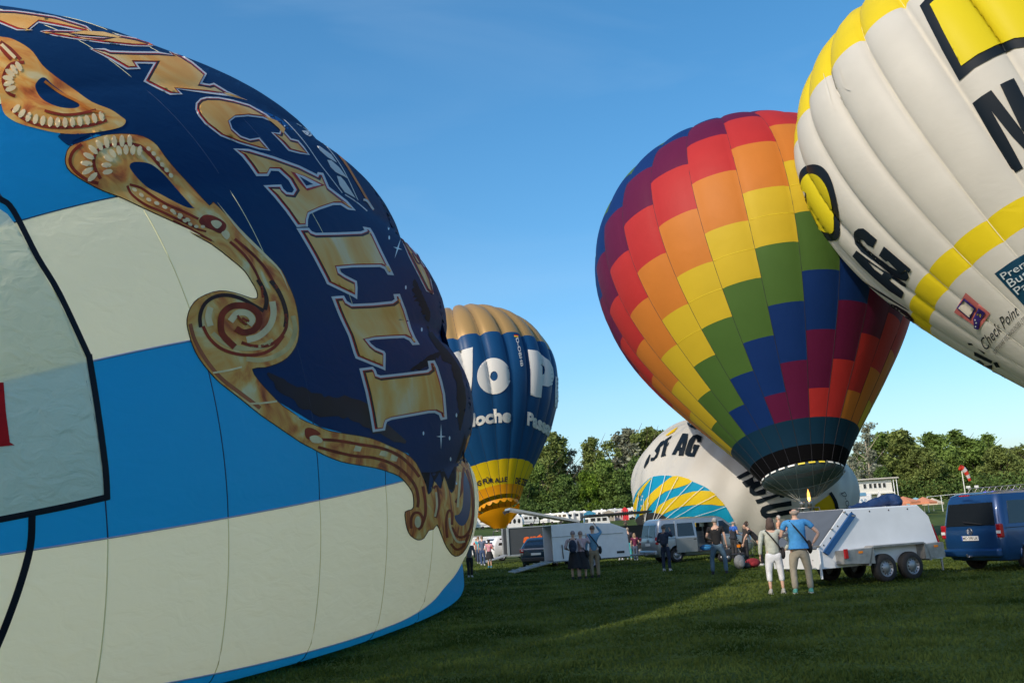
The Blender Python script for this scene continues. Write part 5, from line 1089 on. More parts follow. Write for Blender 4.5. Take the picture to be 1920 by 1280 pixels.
# caravans and motorhomes (far field)
cw_ = mat('caravan_white', (.72, .72, .69), .45, var=.05); cgr = mat('caravan_trim', (.20, .22, .25), .5); awn = mat('awning_grey', (.30, .32, .34), .8, var=.2)
def caravan(px, py, Y, L_, kind, label, hh=2.5, rz=0.05, tone=None):
    p = at(px, py, Y); z = float(gz(p.x, Y)); t = thing('motorhome' if kind == 'alcove' else 'caravan', label, 'motorhome' if kind == 'alcove' else 'caravan', (p.x-L_/2, Y, z), rz, 'caravans and motorhomes on the camping field')
    if kind == 'alcove': prof = [(0, .45), (L_, .45), (L_, 1.1), (L_-.6, 1.25), (L_-1.0, 1.75), (L_-.3, 1.95), (L_-.35, hh), (L_-.7, hh+.12), (.1, hh+.05), (0, hh-.1)]
    else: prof = [(.15, .4), (L_-.15, .4), (L_, 1.1), (L_-.25, 1.9), (L_-.6, hh), (.5, hh), (.1, 2.1), (0, 1.1)]
    prof2 = [(L_-x, zz) for x, zz in prof] if kind == 'alcove' else prof
    MB().prism(prof2, 0, 2.2).build('body', tone or cw_, t, bevel=.05)
    for i in range(3):
        x = L_*(.2+.27*i); w2 = .7 if i != 1 else .55
        if i == 1 and kind != 'plain': MB().box((x+.3, -.012, 1.3), (.6, .03, 1.6)).build('door', cgr, t)
        else: MB().box((x, -.012, 1.65), (w2, .03, .5)).build('window', glass, t)
    MB().box((-.0 if kind != 'alcove' else .25, 1.1, 1.55), (.05, 1.6, .5)).build('end_window', glass, t)
    MB().box((L_/2, -.012, .85), (L_*.9, .02, .10)).build('stripe', cgr, t)
    for x in ((L_*.5,) if kind != 'alcove' else (L_*.2, L_*.78)): MB().lathe([(0, -.1), (.32, -.1), (.32, .1), (0, .1)], 14, 'Y', c=(x, .05, .32)).build('wheel', rubber, t)
    MB().ellipsoid((L_*.6, 1.1, hh+.1), (.25, .25, .16), 8, 5).build('roof_dome', whp, t, True); MB().box((L_*.35, 1.1, hh+.06), (.5, .5, .12)).build('roof_hatch', cgr, t)
    return t
CV = [(905, 985, 196, 5.6, 'plain', 'caravan just left of the yellow balloon scoop'), (872, 985, 196, 5.6, 'plain', 'caravan at the left edge of the gap beside the circus balloon'), (968, 984, 200, 3.2, 'plain', 'short white caravan right of the yellow balloon scoop'), (997, 984, 204, 4.4, 'plain', 'white caravan behind the play inflatable'), (1028, 979, 212, 4.2, 'alcove', 'motorhome partly behind the white caravan above the raised lid'),
      (1052, 980, 206, 4.4, 'plain', 'white caravan with three dark windows above the raised lid'), (1077, 980, 206, 3.2, 'alcove', 'motorhome facing the field left of the blue awning'), (1092, 980, 208, 2.8, 'alcove', 'second motorhome immediately left of the blue awning'), (1126, 978, 204, 4.6, 'plain', 'white caravan with brown awning right of the blue awning'), (1156, 972, 212, 3.6, 'alcove', 'white motorhome left of the red tent'),
      (1170, 968, 216, 4.4, 'plain', 'white caravan behind the red tent'), (1186, 970, 212, 3.4, 'plain', 'white caravan at the edge of the swirl balloon'), (1126, 990, 150, 4.2, 'plain', 'lone white caravan nearer on the grass slope')]
for c in CV: c = list(c); c[3] *= .82; caravan(*c, hh=random.uniform(2.2, 2.6), rz=random.uniform(-.45, .3))
def awning(px, Y, w_, h_, col, label, name='awning'):
    p = at(px, 980, Y); z = float(gz(p.x, Y)); t = thing(name, label, 'tent', (p.x, Y-1.2, z)); m = mat('canvas_%d' % int(col[0]*100+col[2]*7e3), col, .8, var=.1)
    MB().prism([(-w_/2, 0), (w_/2, 0), (w_/2, h_*.8), (0, h_), (-w_/2, h_*.8)], 0, 1.6).build('canvas', m, t)
    for k in range(3): MB().ellipsoid((-w_*.3+w_*.3*k, -.02, h_*.5), (w_*.1, .03, h_*.2), 10, 6).build('window', glass, t)
    for x in (-w_/2, w_/2): MB().tube([(x, -.1, 0), (x, -.1, h_*.8)], .04, 5).build('pole', whp, t)
awning(1106, 202, 2.6, 2.3, (.03, .20, .34), 'blue awning with arched windows between motorhomes'); awning(1173, 200, 1.3, 2.6, (.55, .02, .03), 'small red tent beside the white motorhomes'); awning(1142, 201, 2.2, 2.2, (.28, .25, .20), 'brown awning on the white caravan'); awning(965, 196, 3.0, 2.4, (.55, .56, .56), 'grey tent right of the yellow balloon scoop'); awning(1160, 204, 2.0, 1.9, (.5, .42, .40), 'pale awning left of the red tent')
def inflatable(px, py, Y, s, label):
    p = at(px, py, Y); t = thing('play_inflatable', label, 'bouncy castle', (p.x, Y, float(gz(p.x, Y)))); cc = [(.7, .03, .03), (.75, .5, .02), (.03, .35, .6), (.1, .45, .06)]
    for k in range(9):
        MB().ellipsoid((-1.6*s+.4*s*k, .2*(k % 2), s*(.5+.35*math.sin(k*1.3)**2)), (.3*s, .4*s, .55*s), 10, 7).build('air_tube', mat('vinyl_%d' % (k % 4), cc[k % 4], .4), t, True)
    MB().box((-1.6*s, 0, .25*s), (1.8*s, 1.2, .4*s)).build('slide', mat('vinyl_2', (1, 1, 1)), t, bevel=.1)
inflatable(1022, 990, 150, .85, 'red, yellow and blue play inflatable on the grass slope'); inflatable(962, 1000, 130, .75, 'colourful play inflatable next to the yellow balloon scoop')

# ---- right background
def building():
    p = at(1603, 950, 185); z = float(gz(p.x, 185)); t = thing('clubhouse', 'small white flat roofed building on stilts with a row of dark windows', 'building', (p.x, 185, z), .06); wl = mat('render_white', (.68, .67, .62), .7, var=.05)
    MB().box((4.0, 3, 3.6), (7.4, 6, 2.4)).build('wall', wl, t); MB().box((4.2, 3, 5.0), (9.4, 7.5, .25)).build('roof', mat('roof_pale', (.5, .47, .42), .7), t, bevel=.04)
    MB().box((4.0, 3, 2.3), (7.8, 6.6, .25)).build('deck', wl, t); MB().box((4.0, 3.5, 1.1), (6.4, 4.5, 2.2)).build('ground_floor', wl, t)
    for x in (.9, 2.4, 3.5, 4.4, 5.3, 6.2):
        f = MB().box((x, -.02, 3.75), (.66, .06, 1.0)).build('window', whp, t); MB().box((x, -.055, 3.75), (.52, .02, .86)).build('pane', glass, f)
    for x in (.3, 7.9, 8.5): MB().tube([(x, -.4, 0), (x, -.4, 4.9)], .08, 6).build('post', whp, t)
building()
def rtank():
    p = at(1603, 955, 120); t = thing('logo_tower', 'white fabric column with pale blue logo and blue top band', 'advertising column', (p.x, 120, float(gz(0, 120)))); wf = mat('banner_white', (.68, .69, .72), .6)
    MB().box((1.15, 1, 1.9), (2.3, 2.0, 3.1)).build('body', wf, t, bevel=.15); MB().box((.85, .98, 3.45), (1.5, 2.05, .42)).build('top_band', mat('banner_blue', (.12, .28, .45), .6), t, bevel=.03)
    lb = mat('logo_blue', (.08, .22, .38), .6)
    for a, b, r in ((1.2, 2.35, .28), (.98, 2.75, .13), (1.42, 2.75, .13), (1.2, 1.95, .22)): MB().lathe([(r*.5, 0), (r, 0), (r, .02), (r*.5, .02)], 14, 'Y', c=(a, -.03, b)).build('logo', lb, t)
    q = at(1637, 955, 122); u = thing('pagoda_tent', 'white pointed tent right of the logo column', 'tent', (q.x, 121, float(gz(0, 121)))); wt = mat('tent_white', (.74, .73, .72), .6, trans=.2)
    MB().box((1.1, 1.2, 1.1), (2.2, 2.2, 1.7)).build('wall', wt, u); MB().add([(0, .1, 1.95), (2.2, .1, 1.95), (2.2, 2.3, 1.95), (0, 2.3, 1.95), (.75, .9, 2.6), (1.45, .9, 2.6), (1.45, 1.6, 2.6), (.75, 1.6, 2.6), (1.1, 1.2, 3.8)], [(0, 1, 5, 4), (1, 2, 6, 5), (2, 3, 7, 6), (3, 0, 4, 7), (4, 5, 8), (5, 6, 8), (6, 7, 8), (7, 4, 8)]).build('roof', wt, u)
rtank()
def parasol(px, py, Y, r, col, label, name='parasol'):
    p = at(px, py, Y); g_ = float(gz(p.x, Y)); t = thing(name, label, 'parasol', (p.x, Y, g_), group='parasols of the food stalls'); h_ = p.z-g_
    MB().tube([(0, 0, 0), (0, 0, h_)], .04, 6).build('pole', whp, t)
    mb = MB(); V = [(0, 0, h_)]+[(r*math.cos(2*PI*k/8), r*math.sin(2*PI*k/8), h_-.75) for k in range(8)]; mb.add(V, [(0, 1+k, 1+(k+1) % 8) for k in range(8)])
    V2 = [(r*math.cos(2*PI*k/8), r*math.sin(2*PI*k/8), h_-.75-q) for q in (0, .25) for k in range(8)]; mb.add(V2, [(k, (k+1) % 8, 8+(k+1) % 8, 8+k) for k in range(8)]); mb.build('canopy', mat('parasol_%d%d' % (col[0]*99, col[1]*99), col, .7, trans=.25), t)
orr = (.75, .30, .16); cre = (.74, .62, .46); pbl = (.30, .55, .62)
for a in ((1668, 933, 135, 2.0, cre, 'cream parasol nearest the white pointed tent'), (1693, 930, 128, 2.2, orr, 'large orange parasol in the middle of the stalls'), (1680, 938, 124, 1.7, orr, 'lower orange parasol in front of the cream one'), (1716, 932, 140, 2.0, pbl, 'pale turquoise parasol right of the orange one'), (1730, 931, 136, 1.9, orr, 'orange parasol furthest right'), (1748, 933, 144, 1.6, cre, 'cream parasol by the goal frame')): parasol(*a)
def stage():
    p = at(1815, 925, 150); z = float(gz(p.x, 150)); t = thing('stage_roof', 'open air stage with dark truss roof and violet lamps', 'stage', (p.x, 150, z), .06); tz = p.z-z; tr_ = mat('truss', (.06, .06, .07), .5, .5, var=.3, vscale=4)
    MB().box((6.5, 3, tz-.3), (13, 6, .5)).build('canopy', mat('stage_black', (.012, .012, .015), .7), t)
    mb = MB()
    for zz in (tz+.1, tz+.75): mb.tube([(0, -.1, zz), (13, -.1, zz+.2)], .05, 5)
    for k in range(26): mb.tube([(k*.5, -.1, tz+.1+(.65 if k % 2 else 0)), (k*.5+.5, -.1, tz+.1+(0 if k % 2 else .65))], .035, 4)
    mb.build('truss', mat('truss_alu', (.3, .3, .3), .5, .6), t)
    for x in (0, 12.8): MB().box((x, 0, tz/2), (.4, .4, tz)).build('tower', tr_, t)
    vl = mat('lamp_violet', (.2, .1, .9), .5, emit=((.16, .08, 1), 9))
    for x in (2.7, 4.0, 7.2, 11.3): MB().ellipsoid((x, -.2, tz-.12), (.22, .12, .14), 8, 6).build('stage_lamp', vl, t, True)
    for x in (.3, 1.6, 9.8, 10.8): MB().box((x, .2, tz+1.0), (.45, .4, .35)).box((x, .2, tz+.8), (.1, .1, .4)).build('spotlight', cw_, t)
    MB().box((6.5, 5.8, tz/2), (12.6, .1, tz-.6)).build('backdrop', mat('stage_black', (1, 1, 1)), t)
stage()
def windsock():
    Y = 95; b = at(1813, 945, Y); tp_ = at(1806, 878, Y); g_ = float(gz(0, Y)); t = thing('windsock', 'red and white striped windsock hanging limp on a white pole', 'windsock', (b.x, Y, g_)); h_ = tp_.z-g_
    MB().tube([(0, 0, 0), (0, 0, h_)], .05, 8).build('pole', mat('pole_white', (.6, .6, .52), .5), t, True)
    path = CR([(0, 0, h_+.1), (.35, 0, h_-.15), (.62, 0, h_-.75), (.8, 0, h_-1.35), (.9, 0, h_-1.75)], 4) if 0 else [(-.1, 0, h_+.12), (.12, 0, h_), (.34, 0, h_-.30), (.48, 0, h_-.62), (.58, 0, h_-.95), (.64, 0, h_-1.22)]
    R_ = [.27, .27, .24, .2, .16, .13]; rd = mat('sock_red', (.75, .06, .03), .6, trans=.3); wt = mat('sock_white', (.75, .72, .7), .6, trans=.3)
    for i in range(5): MB().tube([path[i], path[i+1]], [R_[i], R_[i+1]], 14, caps=False).build('stripe', rd if i % 2 == 0 else wt, t, True)
    d_ = Vector(path[1])-Vector(path[0]); MB().tube([Vector(path[0])-d_*.1, Vector(path[0])+d_*.05], [.30, .30], 14, caps=False).build('hoop', rd, t, True)
windsock()
def goal():
    a = at(1738, 931, 140); z = float(gz(0, 140)); h_ = a.z-z; t = thing('goal_frame', 'long thin white rail on posts behind the parasols', 'fence', (a.x, 140, z)); MB().tube([(0, 0, h_), (6, 0, h_+.2)], .035, 6).build('rail', whp, t)
    for k in range(4): MB().tube([(k*2, 0, 0), (k*2, 0, h_)], .05, 6).build('post', whp, t)
goal()
# ------------------------------------------------------------------ people
SK = mat('skin', (.42, .24, .16), .55, var=.08, vscale=8); SKL = mat('skin_light', (.55, .34, .25), .55, var=.08)
def skin_obj(name, verts, edges, radii, m, parent, root=0, sub=1, loc=None):
    me = bpy.data.meshes.new(name); me.from_pydata([tuple(v) for v in verts], edges, []); me.update(); me.materials.append(m)
    o = bpy.data.objects.new(name, me); link(o, parent)
    md = o.modifiers.new('skin', 'SKIN'); md.use_smooth_shade = True
    for i, r in enumerate(radii):
        r = r if isinstance(r, tuple) else (r, r); me.skin_vertices[0].data[i].radius = r
    for i in range(len(verts)): me.skin_vertices[0].data[i].use_root = (i == root)
    s = o.modifiers.new('sub', 'SUBSURF'); s.levels = s.render_levels = sub
    return o
def cloth(col, n=None): return mat('cloth_%d_%d_%d' % tuple(int(c*999) for c in col), col, .85, var=.12, vscale=9, bump=.35, bscale=14)
def person(label, pos, face, H, shirt, pants, hair, shoes=(.05, .05, .05), sleeve='long', leg='long', arms=('down', 'down'), stance=.12, lean=0.0, bag=None, pack=None, hairstyle='short', skirt=None, phone=False, skinm=None, sit=False, bulk=1.0, vest=None, group=None, legs=None, group_cat='person'):
    """local frame: x = the person's right, y = where they face, z up; face = compass heading in degrees (0 = away from the camera)"""
    s = H/1.75; sk = skinm or SK
    t = thing('person', label, 'person', pos, -math.radians(face), group); t.scale = (s, s, s)
    b = bulk; hipz = .92
    if legs is None: legs = [((-.10, 0, hipz), (-stance*1.05, .02, .50), (-stance*1.1, -.01, .10)), ((.10, 0, hipz), (stance*1.05, .02, .50), (stance*1.1, -.01, .10))]
    L = lambda z: Vector((0, lean*(z-hipz), z))
    sh = {-1: L(1.42)+Vector((-.185*b, 0, 0)), 1: L(1.42)+Vector((.185*b, 0, 0))}
    A = {'down': ((.06, -.02, -.28), (.08, .04, -.54)), 'bent': ((.10, -.03, -.27), (.04, .20, -.33)), 'hip': ((.20, -.06, -.24), (.06, -.04, -.44)), 'photo': ((.07, .22, -.12), (-.04, .36, .12)), 'raise': ((.14, .18, .10), (-.02, .20, .32)), 'cross': ((.09, .06, -.27), (-.12, .22, -.22)), 'reach': ((.06, .22, -.20), (.02, .45, -.30)), 'low': ((.05, .2, -.25), (.03, .3, -.5))}
    arm = {}
    for sd, nm in zip((-1, 1), arms):
        e, h = A[nm]; arm[sd] = (sh[sd]+Vector((e[0]*sd, e[1], e[2])), sh[sd]+Vector((h[0]*sd, h[1], h[2])))
    # body: one continuous surface
    V = [L(hipz), L(1.08), L(1.25), L(1.40), L(1.50), L(1.56), L(1.63)+Vector((0, .015, 0)), L(1.70)]
    R_ = [(.13*b, .10*b), (.125*b, .095*b), (.14*b, .10*b), (.13*b, .085), (.052, .052), (.066, .076), (.078, .095), (.06, .07)]; E_ = [(i, i+1) for i in range(7)]
    for sd in (-1, 1):
        n = len(V); V += [sh[sd], arm[sd][0], arm[sd][0].lerp(arm[sd][1], .5), arm[sd][1]]; R_ += [.052, .040, .036, .026]; E_ += [(3, n), (n, n+1), (n+1, n+2), (n+2, n+3)]
    for i in (0, 1):
        n = len(V); hp, kn, an = [Vector(q) for q in legs[i]]; V += [hp-Vector((0, 0, .06)), kn, kn.lerp(an, .4), an]; R_ += [.085, .056, .052, .034]; E_ += [(0, n), (n, n+1), (n+1, n+2), (n+2, n+3)]
    skin_obj('body', V, E_, R_, sk, t)
    # hands with fingers
    for sd in (-1, 1):
        w_ = arm[sd][1]; d = (w_-arm[sd][0]).normalized(); side = Vector((0, 1, 0)) if abs(d.y) < .8 else Vector((1, 0, 0)); nn = d.cross(side).normalized(); side = nn.cross(d).normalized()
        hb = MB(); hb.ellipsoid(w_+d*.045, (.020, .040, .048), 8, 6, Matrix((nn, side, d)).transposed())
        for k, ln in enumerate((.062, .072, .068, .052)):
            p = w_+d*.08+side*(.028-.0185*k); hb.tube([p, p+d*ln*.5+nn*.004, p+d*ln*.85+nn*.022*-sd], [.0085, .008, .006], 5)
        p = w_+d*.03+side*.034; hb.tube([p, p+d*.03+side*.022, p+d*.06+side*.024], [.010, .009, .007], 5); hb.build('hand', sk, t, True)
        arm[sd] = (arm[sd][0], arm[sd][1], w_+d*.09)
    # ears, nose
    hc = L(1.63)+Vector((0, .01, 0)); eb = MB()
    for sd in (-1, 1): eb.ellipsoid(hc+Vector((sd*.080, -.005, 0)), (.012, .022, .032), 6, 5)
    eb.build('ears', sk, t, True); MB().ellipsoid(hc+Vector((0, .098, -.012)), (.014, .02, .026), 6, 5).build('nose', sk, t, True)
    fm = MB()
    for sd in (-1, 1): fm.ellipsoid(hc+Vector((sd*.032, .083, .015)), (.012, .008, .006), 6, 4)
    fm.ellipsoid(hc+Vector((0, .088, -.055)), (.024, .008, .005), 6, 4); fm.build('face', mat('face_dark', (.10, .04, .035), .5), t, True)
    # hair
    hm = cloth(hair)
    if hairstyle != 'bald':
        hb = MB(); c = hc+Vector((0, -.016, .028)); nu, nv = 14, 8
        vv = []; ff = []
        for j in range(nv+1):
            for i in range(nu):
                a = 2*PI*i/nu; lim = (2.0 if hairstyle == 'short' else 2.35) if math.sin(a) < .25 else 1.05
                bb = lim*j/nv; q = .004*math.sin(i*5+j*3); vv.append(c+Vector(((.088+q)*math.sin(bb)*math.cos(a), (.105+q)*math.sin(bb)*math.sin(a), (.098+q)*math.cos(bb))))
        for j in range(nv):
            for i in range(nu): ff.append((j*nu+i, (j+1)*nu+i, (j+1)*nu+(i+1) % nu, j*nu+(i+1) % nu))
        hb.add(vv, ff)
        if hairstyle == 'long':
            hb.ellipsoid(hc+Vector((0, -.055, -.055)), (.105, .075, .13), 12, 8); hb.ellipsoid(hc+Vector((.05, -.05, -.12)), (.06, .055, .09), 10, 6); hb.ellipsoid(hc+Vector((-.055, -.05, -.10)), (.06, .055, .09), 10, 6)
        if hairstyle == 'tail': hb.tube([hc+Vector((0, -.11, .03)), hc+Vector((0, -.15, -.03)), hc+Vector((0, -.13, -.14))], [.03, .035, .012], 8)
        h_ = hb.build('hair', hm, t, True)
    else: MB().ellipsoid(hc+Vector((0, -.03, -.012)), (.084, .082, .055), 12, 7).build('hair', hm, t, True)
    # clothes
    cm_ = cloth(shirt); V = [L(.90), L(1.06), L(1.24), L(1.40), L(1.475)]; R_ = [(.165*b, .125*b), (.15*b, .118*b), (.162*b, .122*b), (.15*b, .108), (.075, .072)]; E_ = [(0, 1), (1, 2), (2, 3), (3, 4)]
    for sd in (-1, 1):
        n = len(V); e, h, _ = arm[sd]
        if sleeve == 'none': V += [sh[sd]]; R_ += [.06]; E_ += [(3, n)]; continue
        V += [sh[sd]+Vector((0, 0, .0)), sh[sd].lerp(e, .55)]; R_ += [.072, .064]; E_ += [(3, n), (n, n+1)]
        if sleeve == 'long': V += [e, e.lerp(h, .5), e.lerp(h, .9)]; R_ += [.056, .048, .040]; E_ += [(n+1, n+2), (n+2, n+3), (n+3, n+4)]
    skin_obj('shirt', V, E_, R_, cm_, t, 1)
    pm = cloth(pants)
    if leg != 'none':
        V = [L(1.0), L(.90)+Vector((0, 0, 0))]; R_ = [(.145*b, .112*b), (.165*b, .128*b)]; E_ = [(0, 1)]
        for i in (0, 1):
            n = len(V); hp, kn, an = [Vector(q) for q in legs[i]]
            V += [hp+Vector((0, 0, -.10)), kn]; R_ += [(.102*b, .108*b), .078]; E_ += [(1, n), (n, n+1)]
            if leg == 'long': V += [kn.lerp(an, .5), an+Vector((0, 0, -.03))]; R_ += [.072, .070]; E_ += [(n+1, n+2), (n+2, n+3)]
            elif leg == 'capri': V += [kn.lerp(an, .35), kn.lerp(an, .58)]; R_ += [.072, .066]; E_ += [(n+1, n+2), (n+2, n+3)]
        skin_obj('trousers', V, E_, R_, pm, t, 1)
    if skirt:
        vv = []; ff = []; zt = 1.02; nsk = 22
        for j in range(7):
            u = j/6; r_x = .15+.13*u**.8; r_y = .115+.12*u**.8
            for i in range(nsk): a = 2*PI*i/nsk; q = 1+.07*u*math.sin(a*7+1); vv.append((r_x*q*math.cos(a), r_y*q*math.sin(a), zt-(zt-skirt)*u))
        for j in range(6):
            for i in range(nsk): ff.append((j*nsk+i, (j+1)*nsk+i, (j+1)*nsk+(i+1) % nsk, j*nsk+(i+1) % nsk))
        MB().add(vv, ff).build('skirt', pm, t, True)
    if vest is not None: skin_obj('vest', [L(.92), L(1.06), L(1.24), L(1.40)], [(0, 1), (1, 2), (2, 3)], [(.18*b, .14*b), (.165*b, .13*b), (.175*b, .135*b), (.165*b, .12)], cloth(vest), t, 1)
    else: MB().lathe([(.15*b, .955), (.152*b, .985), (.15*b, .99)], 16).build('belt', cloth((.03, .025, .02)), t, True) if leg == 'long' and not skirt and 0 else None
    for i in (0, 1):
        an = Vector(legs[i][2]); sm = cloth(shoes); sb_ = MB().ellipsoid((an.x*1.02, an.y+.055, .045), (.048, .135, .05), 12, 8).ellipsoid((an.x, an.y, .085), (.045, .055, .05), 10, 6)
        so_ = sb_.build('shoe', sm, t, True); MB().box((an.x*1.02, an.y+.055, .012), (.085, .25, .022)).build('sole', cloth((.45, .45, .42) if sum(shoes) > .6 else (.02, .02, .02)), so_, bevel=.01)
    if bag:
        bk = cloth(bag); MB().tube([L(1.46)+Vector((-.13, -.07, 0)), L(1.3)+Vector((-.02, -.155, 0)), L(1.1)+Vector((.12, -.15, 0)), L(.98)+Vector((.20, -.05, 0))], [.018]*4, 6).tube([L(1.46)+Vector((-.13, .05, 0)), L(1.25)+Vector((0, .14, 0)), L(.98)+Vector((.2, .03, 0))], [.018]*3, 6).build('bag_strap', bk, t)
        q = MB().ellipsoid((.225, .0, .92), (.06, .11, .14), 10, 7).build('shoulder_bag', bk, t, True)
    if pack:
        MB().ellipsoid(L(1.20)+Vector((0, -.20, 0)), (.15, .10, .24), 12, 9).ellipsoid(L(1.08)+Vector((0, -.27, 0)), (.11, .05, .11), 10, 7).build('backpack', cloth(pack), t, True)
        MB().tube([L(1.45)+Vector((-.11, -.1, 0)), L(1.47)+Vector((-.12, .0, 0)), L(1.3)+Vector((-.12, .13, 0)), L(1.1)+Vector((-.13, .0, 0))], .02, 6).tube([L(1.45)+Vector((.11, -.1, 0)), L(1.47)+Vector((.12, .0, 0)), L(1.3)+Vector((.12, .13, 0)), L(1.1)+Vector((.13, .0, 0))], .02, 6).build('strap', cloth(pack), t)
    if phone:
        h = (arm[-1][2]+arm[1][2])/2; ph = MB().box(tuple(h+Vector((0, .03, .03))), (.09, .025, .12)).build('held_phone', plas, None, bevel=.005)
        ph.name = 'phone'; ph.matrix_world = Matrix.Translation(pos)@Matrix.Rotation(-math.radians(face), 4, 'Z')@Matrix.Scale(s, 4); tag(ph, 'dark phone held up by the '+phone, 'phone')
    return t
def P(px, py): return gp(px, py)
jean = (.07, .13, .19); navyc = (.012, .022, .05); blk_ = (.012, .012, .015)
p_man = P(1507, 1112)
person('man in bright blue t-shirt and beige trousers with black shoulder bag, seen from behind', p_man, 8, 1.86, (.05, .25, .55), (.30, .27, .21), (.30, .24, .20), (.10, .35, .30), 'short', 'long', ('cross', 'hip'), .14, 0, bag=blk_, hairstyle='bald', bulk=1.25, skinm=SKL)
person('woman in sage top and white cropped trousers with long dark hair and crossbody strap', P(1458, 1113), 5, 1.66, (.42, .45, .40), (.64, .66, .70), (.075, .05, .042), (.35, .35, .33), 'long', 'capri', ('down', 'hip'), .13, 0, bag=blk_, hairstyle='long', skinm=SKL, bulk=1.18)
person('woman with navy backpack, grey hair and black skirt standing left of her companion', P(1080, 1087), 12, 1.66, (.45, .36, .38), blk_, (.22, .18, .19), (.03, .03, .03), 'long', 'none', ('bent', 'bent'), .10, 0, pack=navyc, skirt=.42, hairstyle='short', skinm=SKL, bulk=1.15)
person('woman in pale pink blouse and long black skirt holding up a phone', P(1094, 1086), 15, 1.64, (.46, .33, .36), blk_, (.26, .19, .16), (.03, .03, .03), 'long', 'none', ('bent', 'photo'), .10, 0.03, bag=blk_, skirt=.38, phone='woman in pink blouse', skinm=SKL, bulk=1.12)
person('man in light blue shirt and beige trousers leaning back to photograph upwards', P(1117, 1083), -5, 1.80, (.11, .26, .40), (.26, .20, .13), (.13, .09, .07), (.04, .03, .03), 'long', 'long', ('down', 'raise'), .10, -.05, pack=None, bag=blk_, phone='man in light blue shirt', skinm=SKL)
person('person in navy rain jacket and dark jeans photographing in front of the silver van', P(1251, 1070), 25, 1.66, navyc, (.012, .022, .05), (.08, .07, .065), (.45, .45, .45), 'long', 'long', ('bent', 'photo'), .11, 0, pack=(.014, .02, .04), phone='person in navy jacket', bulk=1.0)
person('grey haired man in black t-shirt and blue jeans standing wide legged', P(1350, 1076), 18, 1.80, (.010, .010, .012), jean, (.30, .30, .30), (.02, .02, .03), 'short', 'long', ('bent', 'down'), .19, 0, bulk=1.12, skinm=SKL)
person('bald man in dark vest over royal blue shirt leaning on the cart', P(1379, 1048), 60, 1.70, (.02, .10, .42), (.03, .03, .035), (.3, .26, .22), blk_, 'short', 'long', ('cross', 'bent'), .10, .12, hairstyle='bald', vest=(.02, .022, .03), skinm=SKL)
person('dark haired man in brown shirt bending forward beside the cart', P(1400, 1050), 70, 1.62, (.035, .028, .025), (.02, .02, .025), (.05, .03, .02), blk_, 'short', 'long', ('low', 'low'), .10, .28, skinm=SKL)
person('woman crouching in black beside the bags behind the sage top woman', P(1432, 1060), -80, 1.6, blk_, blk_, (.05, .035, .03), (.5, .5, .5), 'short', 'long', ('low', 'low'), .10, .62, skinm=SKL, legs=[((-.10, -.12, .55), (-.12, .26, .50), (-.12, -.02, .10)), ((.10, -.12, .55), (.12, .26, .48), (.12, -.02, .10))]) if 0 else None
person('person in black bending over the red bag beside the cart', P(1430, 1060), -75, 1.55, blk_, blk_, (.05, .035, .03), (.5, .5, .5), 'short', 'long', ('low', 'low'), .12, .75, skinm=SKL)
person('sunlit man in apricot shirt behind the couple watching the balloon', P(1468, 1046), -60, 1.78, (.62, .32, .20), (.20, .16, .10), (.4, .36, .32), blk_, 'short', 'long', ('bent', 'bent'), .12, 0, skinm=SKL)
person('person in dark maroon coat standing just behind the couple', P(1483, 1072), 10, 1.55, (.04, .012, .03), (.03, .01, .03), (.2, .1, .07), blk_, 'long', 'none', ('down', 'down'), .1, 0, skirt=.25)
for px, col, lb, fc, hh in ((1500, (.3, .1, .08), 'crew member in dull red top beside the basket', 200, 1.75), (1516, (.5, .25, .16), 'crew member in salmon shirt at the basket', 160, 1.7), (1532, (.55, .55, .5), 'crew member in white t-shirt right of the basket', 190, 1.78), (1486, (.04, .08, .2), 'crew member in blue jacket left of the basket', 30, 1.72)):
    person(lb, P(px, 1013), fc, hh, col, (.03, .04, .06), (.12, .08, .05), blk_, 'short', 'long', ('bent', 'raise' if px == 1500 else 'bent'), .12, 0, skinm=SKL)
person('person in grey jacket and black trousers half hidden by the circus balloon', P(882, 1082), 10, 1.58, (.10, .11, .12), blk_, (.06, .04, .035), (.5, .5, .5), 'long', 'long', ('down', 'down'), .07, 0)
person('girl in pink top and short black skirt walking with bright blue socks', P(919, 1064), 20, 1.52, (.55, .25, .30), blk_, (.05, .025, .02), (.03, .25, .4), 'short', 'none', ('down', 'bent'), .08, 0, skirt=.55, hairstyle='tail', skinm=SKL)
person('man in grey blue shirt and jeans left of the girl in pink', P(906, 1060), 20, 1.74, (.08, .11, .18), (.03, .06, .14), (.2, .15, .1), (.5, .5, .5), 'short', 'long', ('down', 'down'), .09, 0, skinm=SKL)
person('man in turquoise shirt and dark trousers at the left of the group', P(899, 1056), 30, 1.72, (.04, .28, .36), (.03, .05, .10), (.25, .15, .08), (.3, .3, .3), 'short', 'long', ('down', 'bent'), .09, 0, skinm=SKL)
person('person in beige waistcoat right of the girl in pink', P(928, 1050), -20, 1.68, (.40, .33, .22), (.25, .18, .12), (.12, .08, .05), blk_, 'short', 'long', ('bent', 'down'), .09, 0, skinm=SKL)
person('person in bright blue jacket between the two trailers', P(922, 1047), 160, 1.66, (.03, .30, .55), (.05, .05, .06), (.1, .06, .04), blk_, 'long', 'long', ('down', 'bent'), .09, 0, skinm=SKL)
person('person in red top behind the left hand group', P(895, 1052), 150, 1.6, (.5, .06, .04), (.05, .05, .06), (.3, .2, .1), blk_, 'short', 'long', ('down', 'bent'), .09, 0, skinm=SKL)
person('person in royal blue jacket and red cap under the raised lid', P(1172, 1047), 20, 1.72, (.015, .14, .42), (.06, .05, .03), (.35, .02, .02), blk_, 'long', 'long', ('bent', 'down'), .09, 0, skinm=SKL)
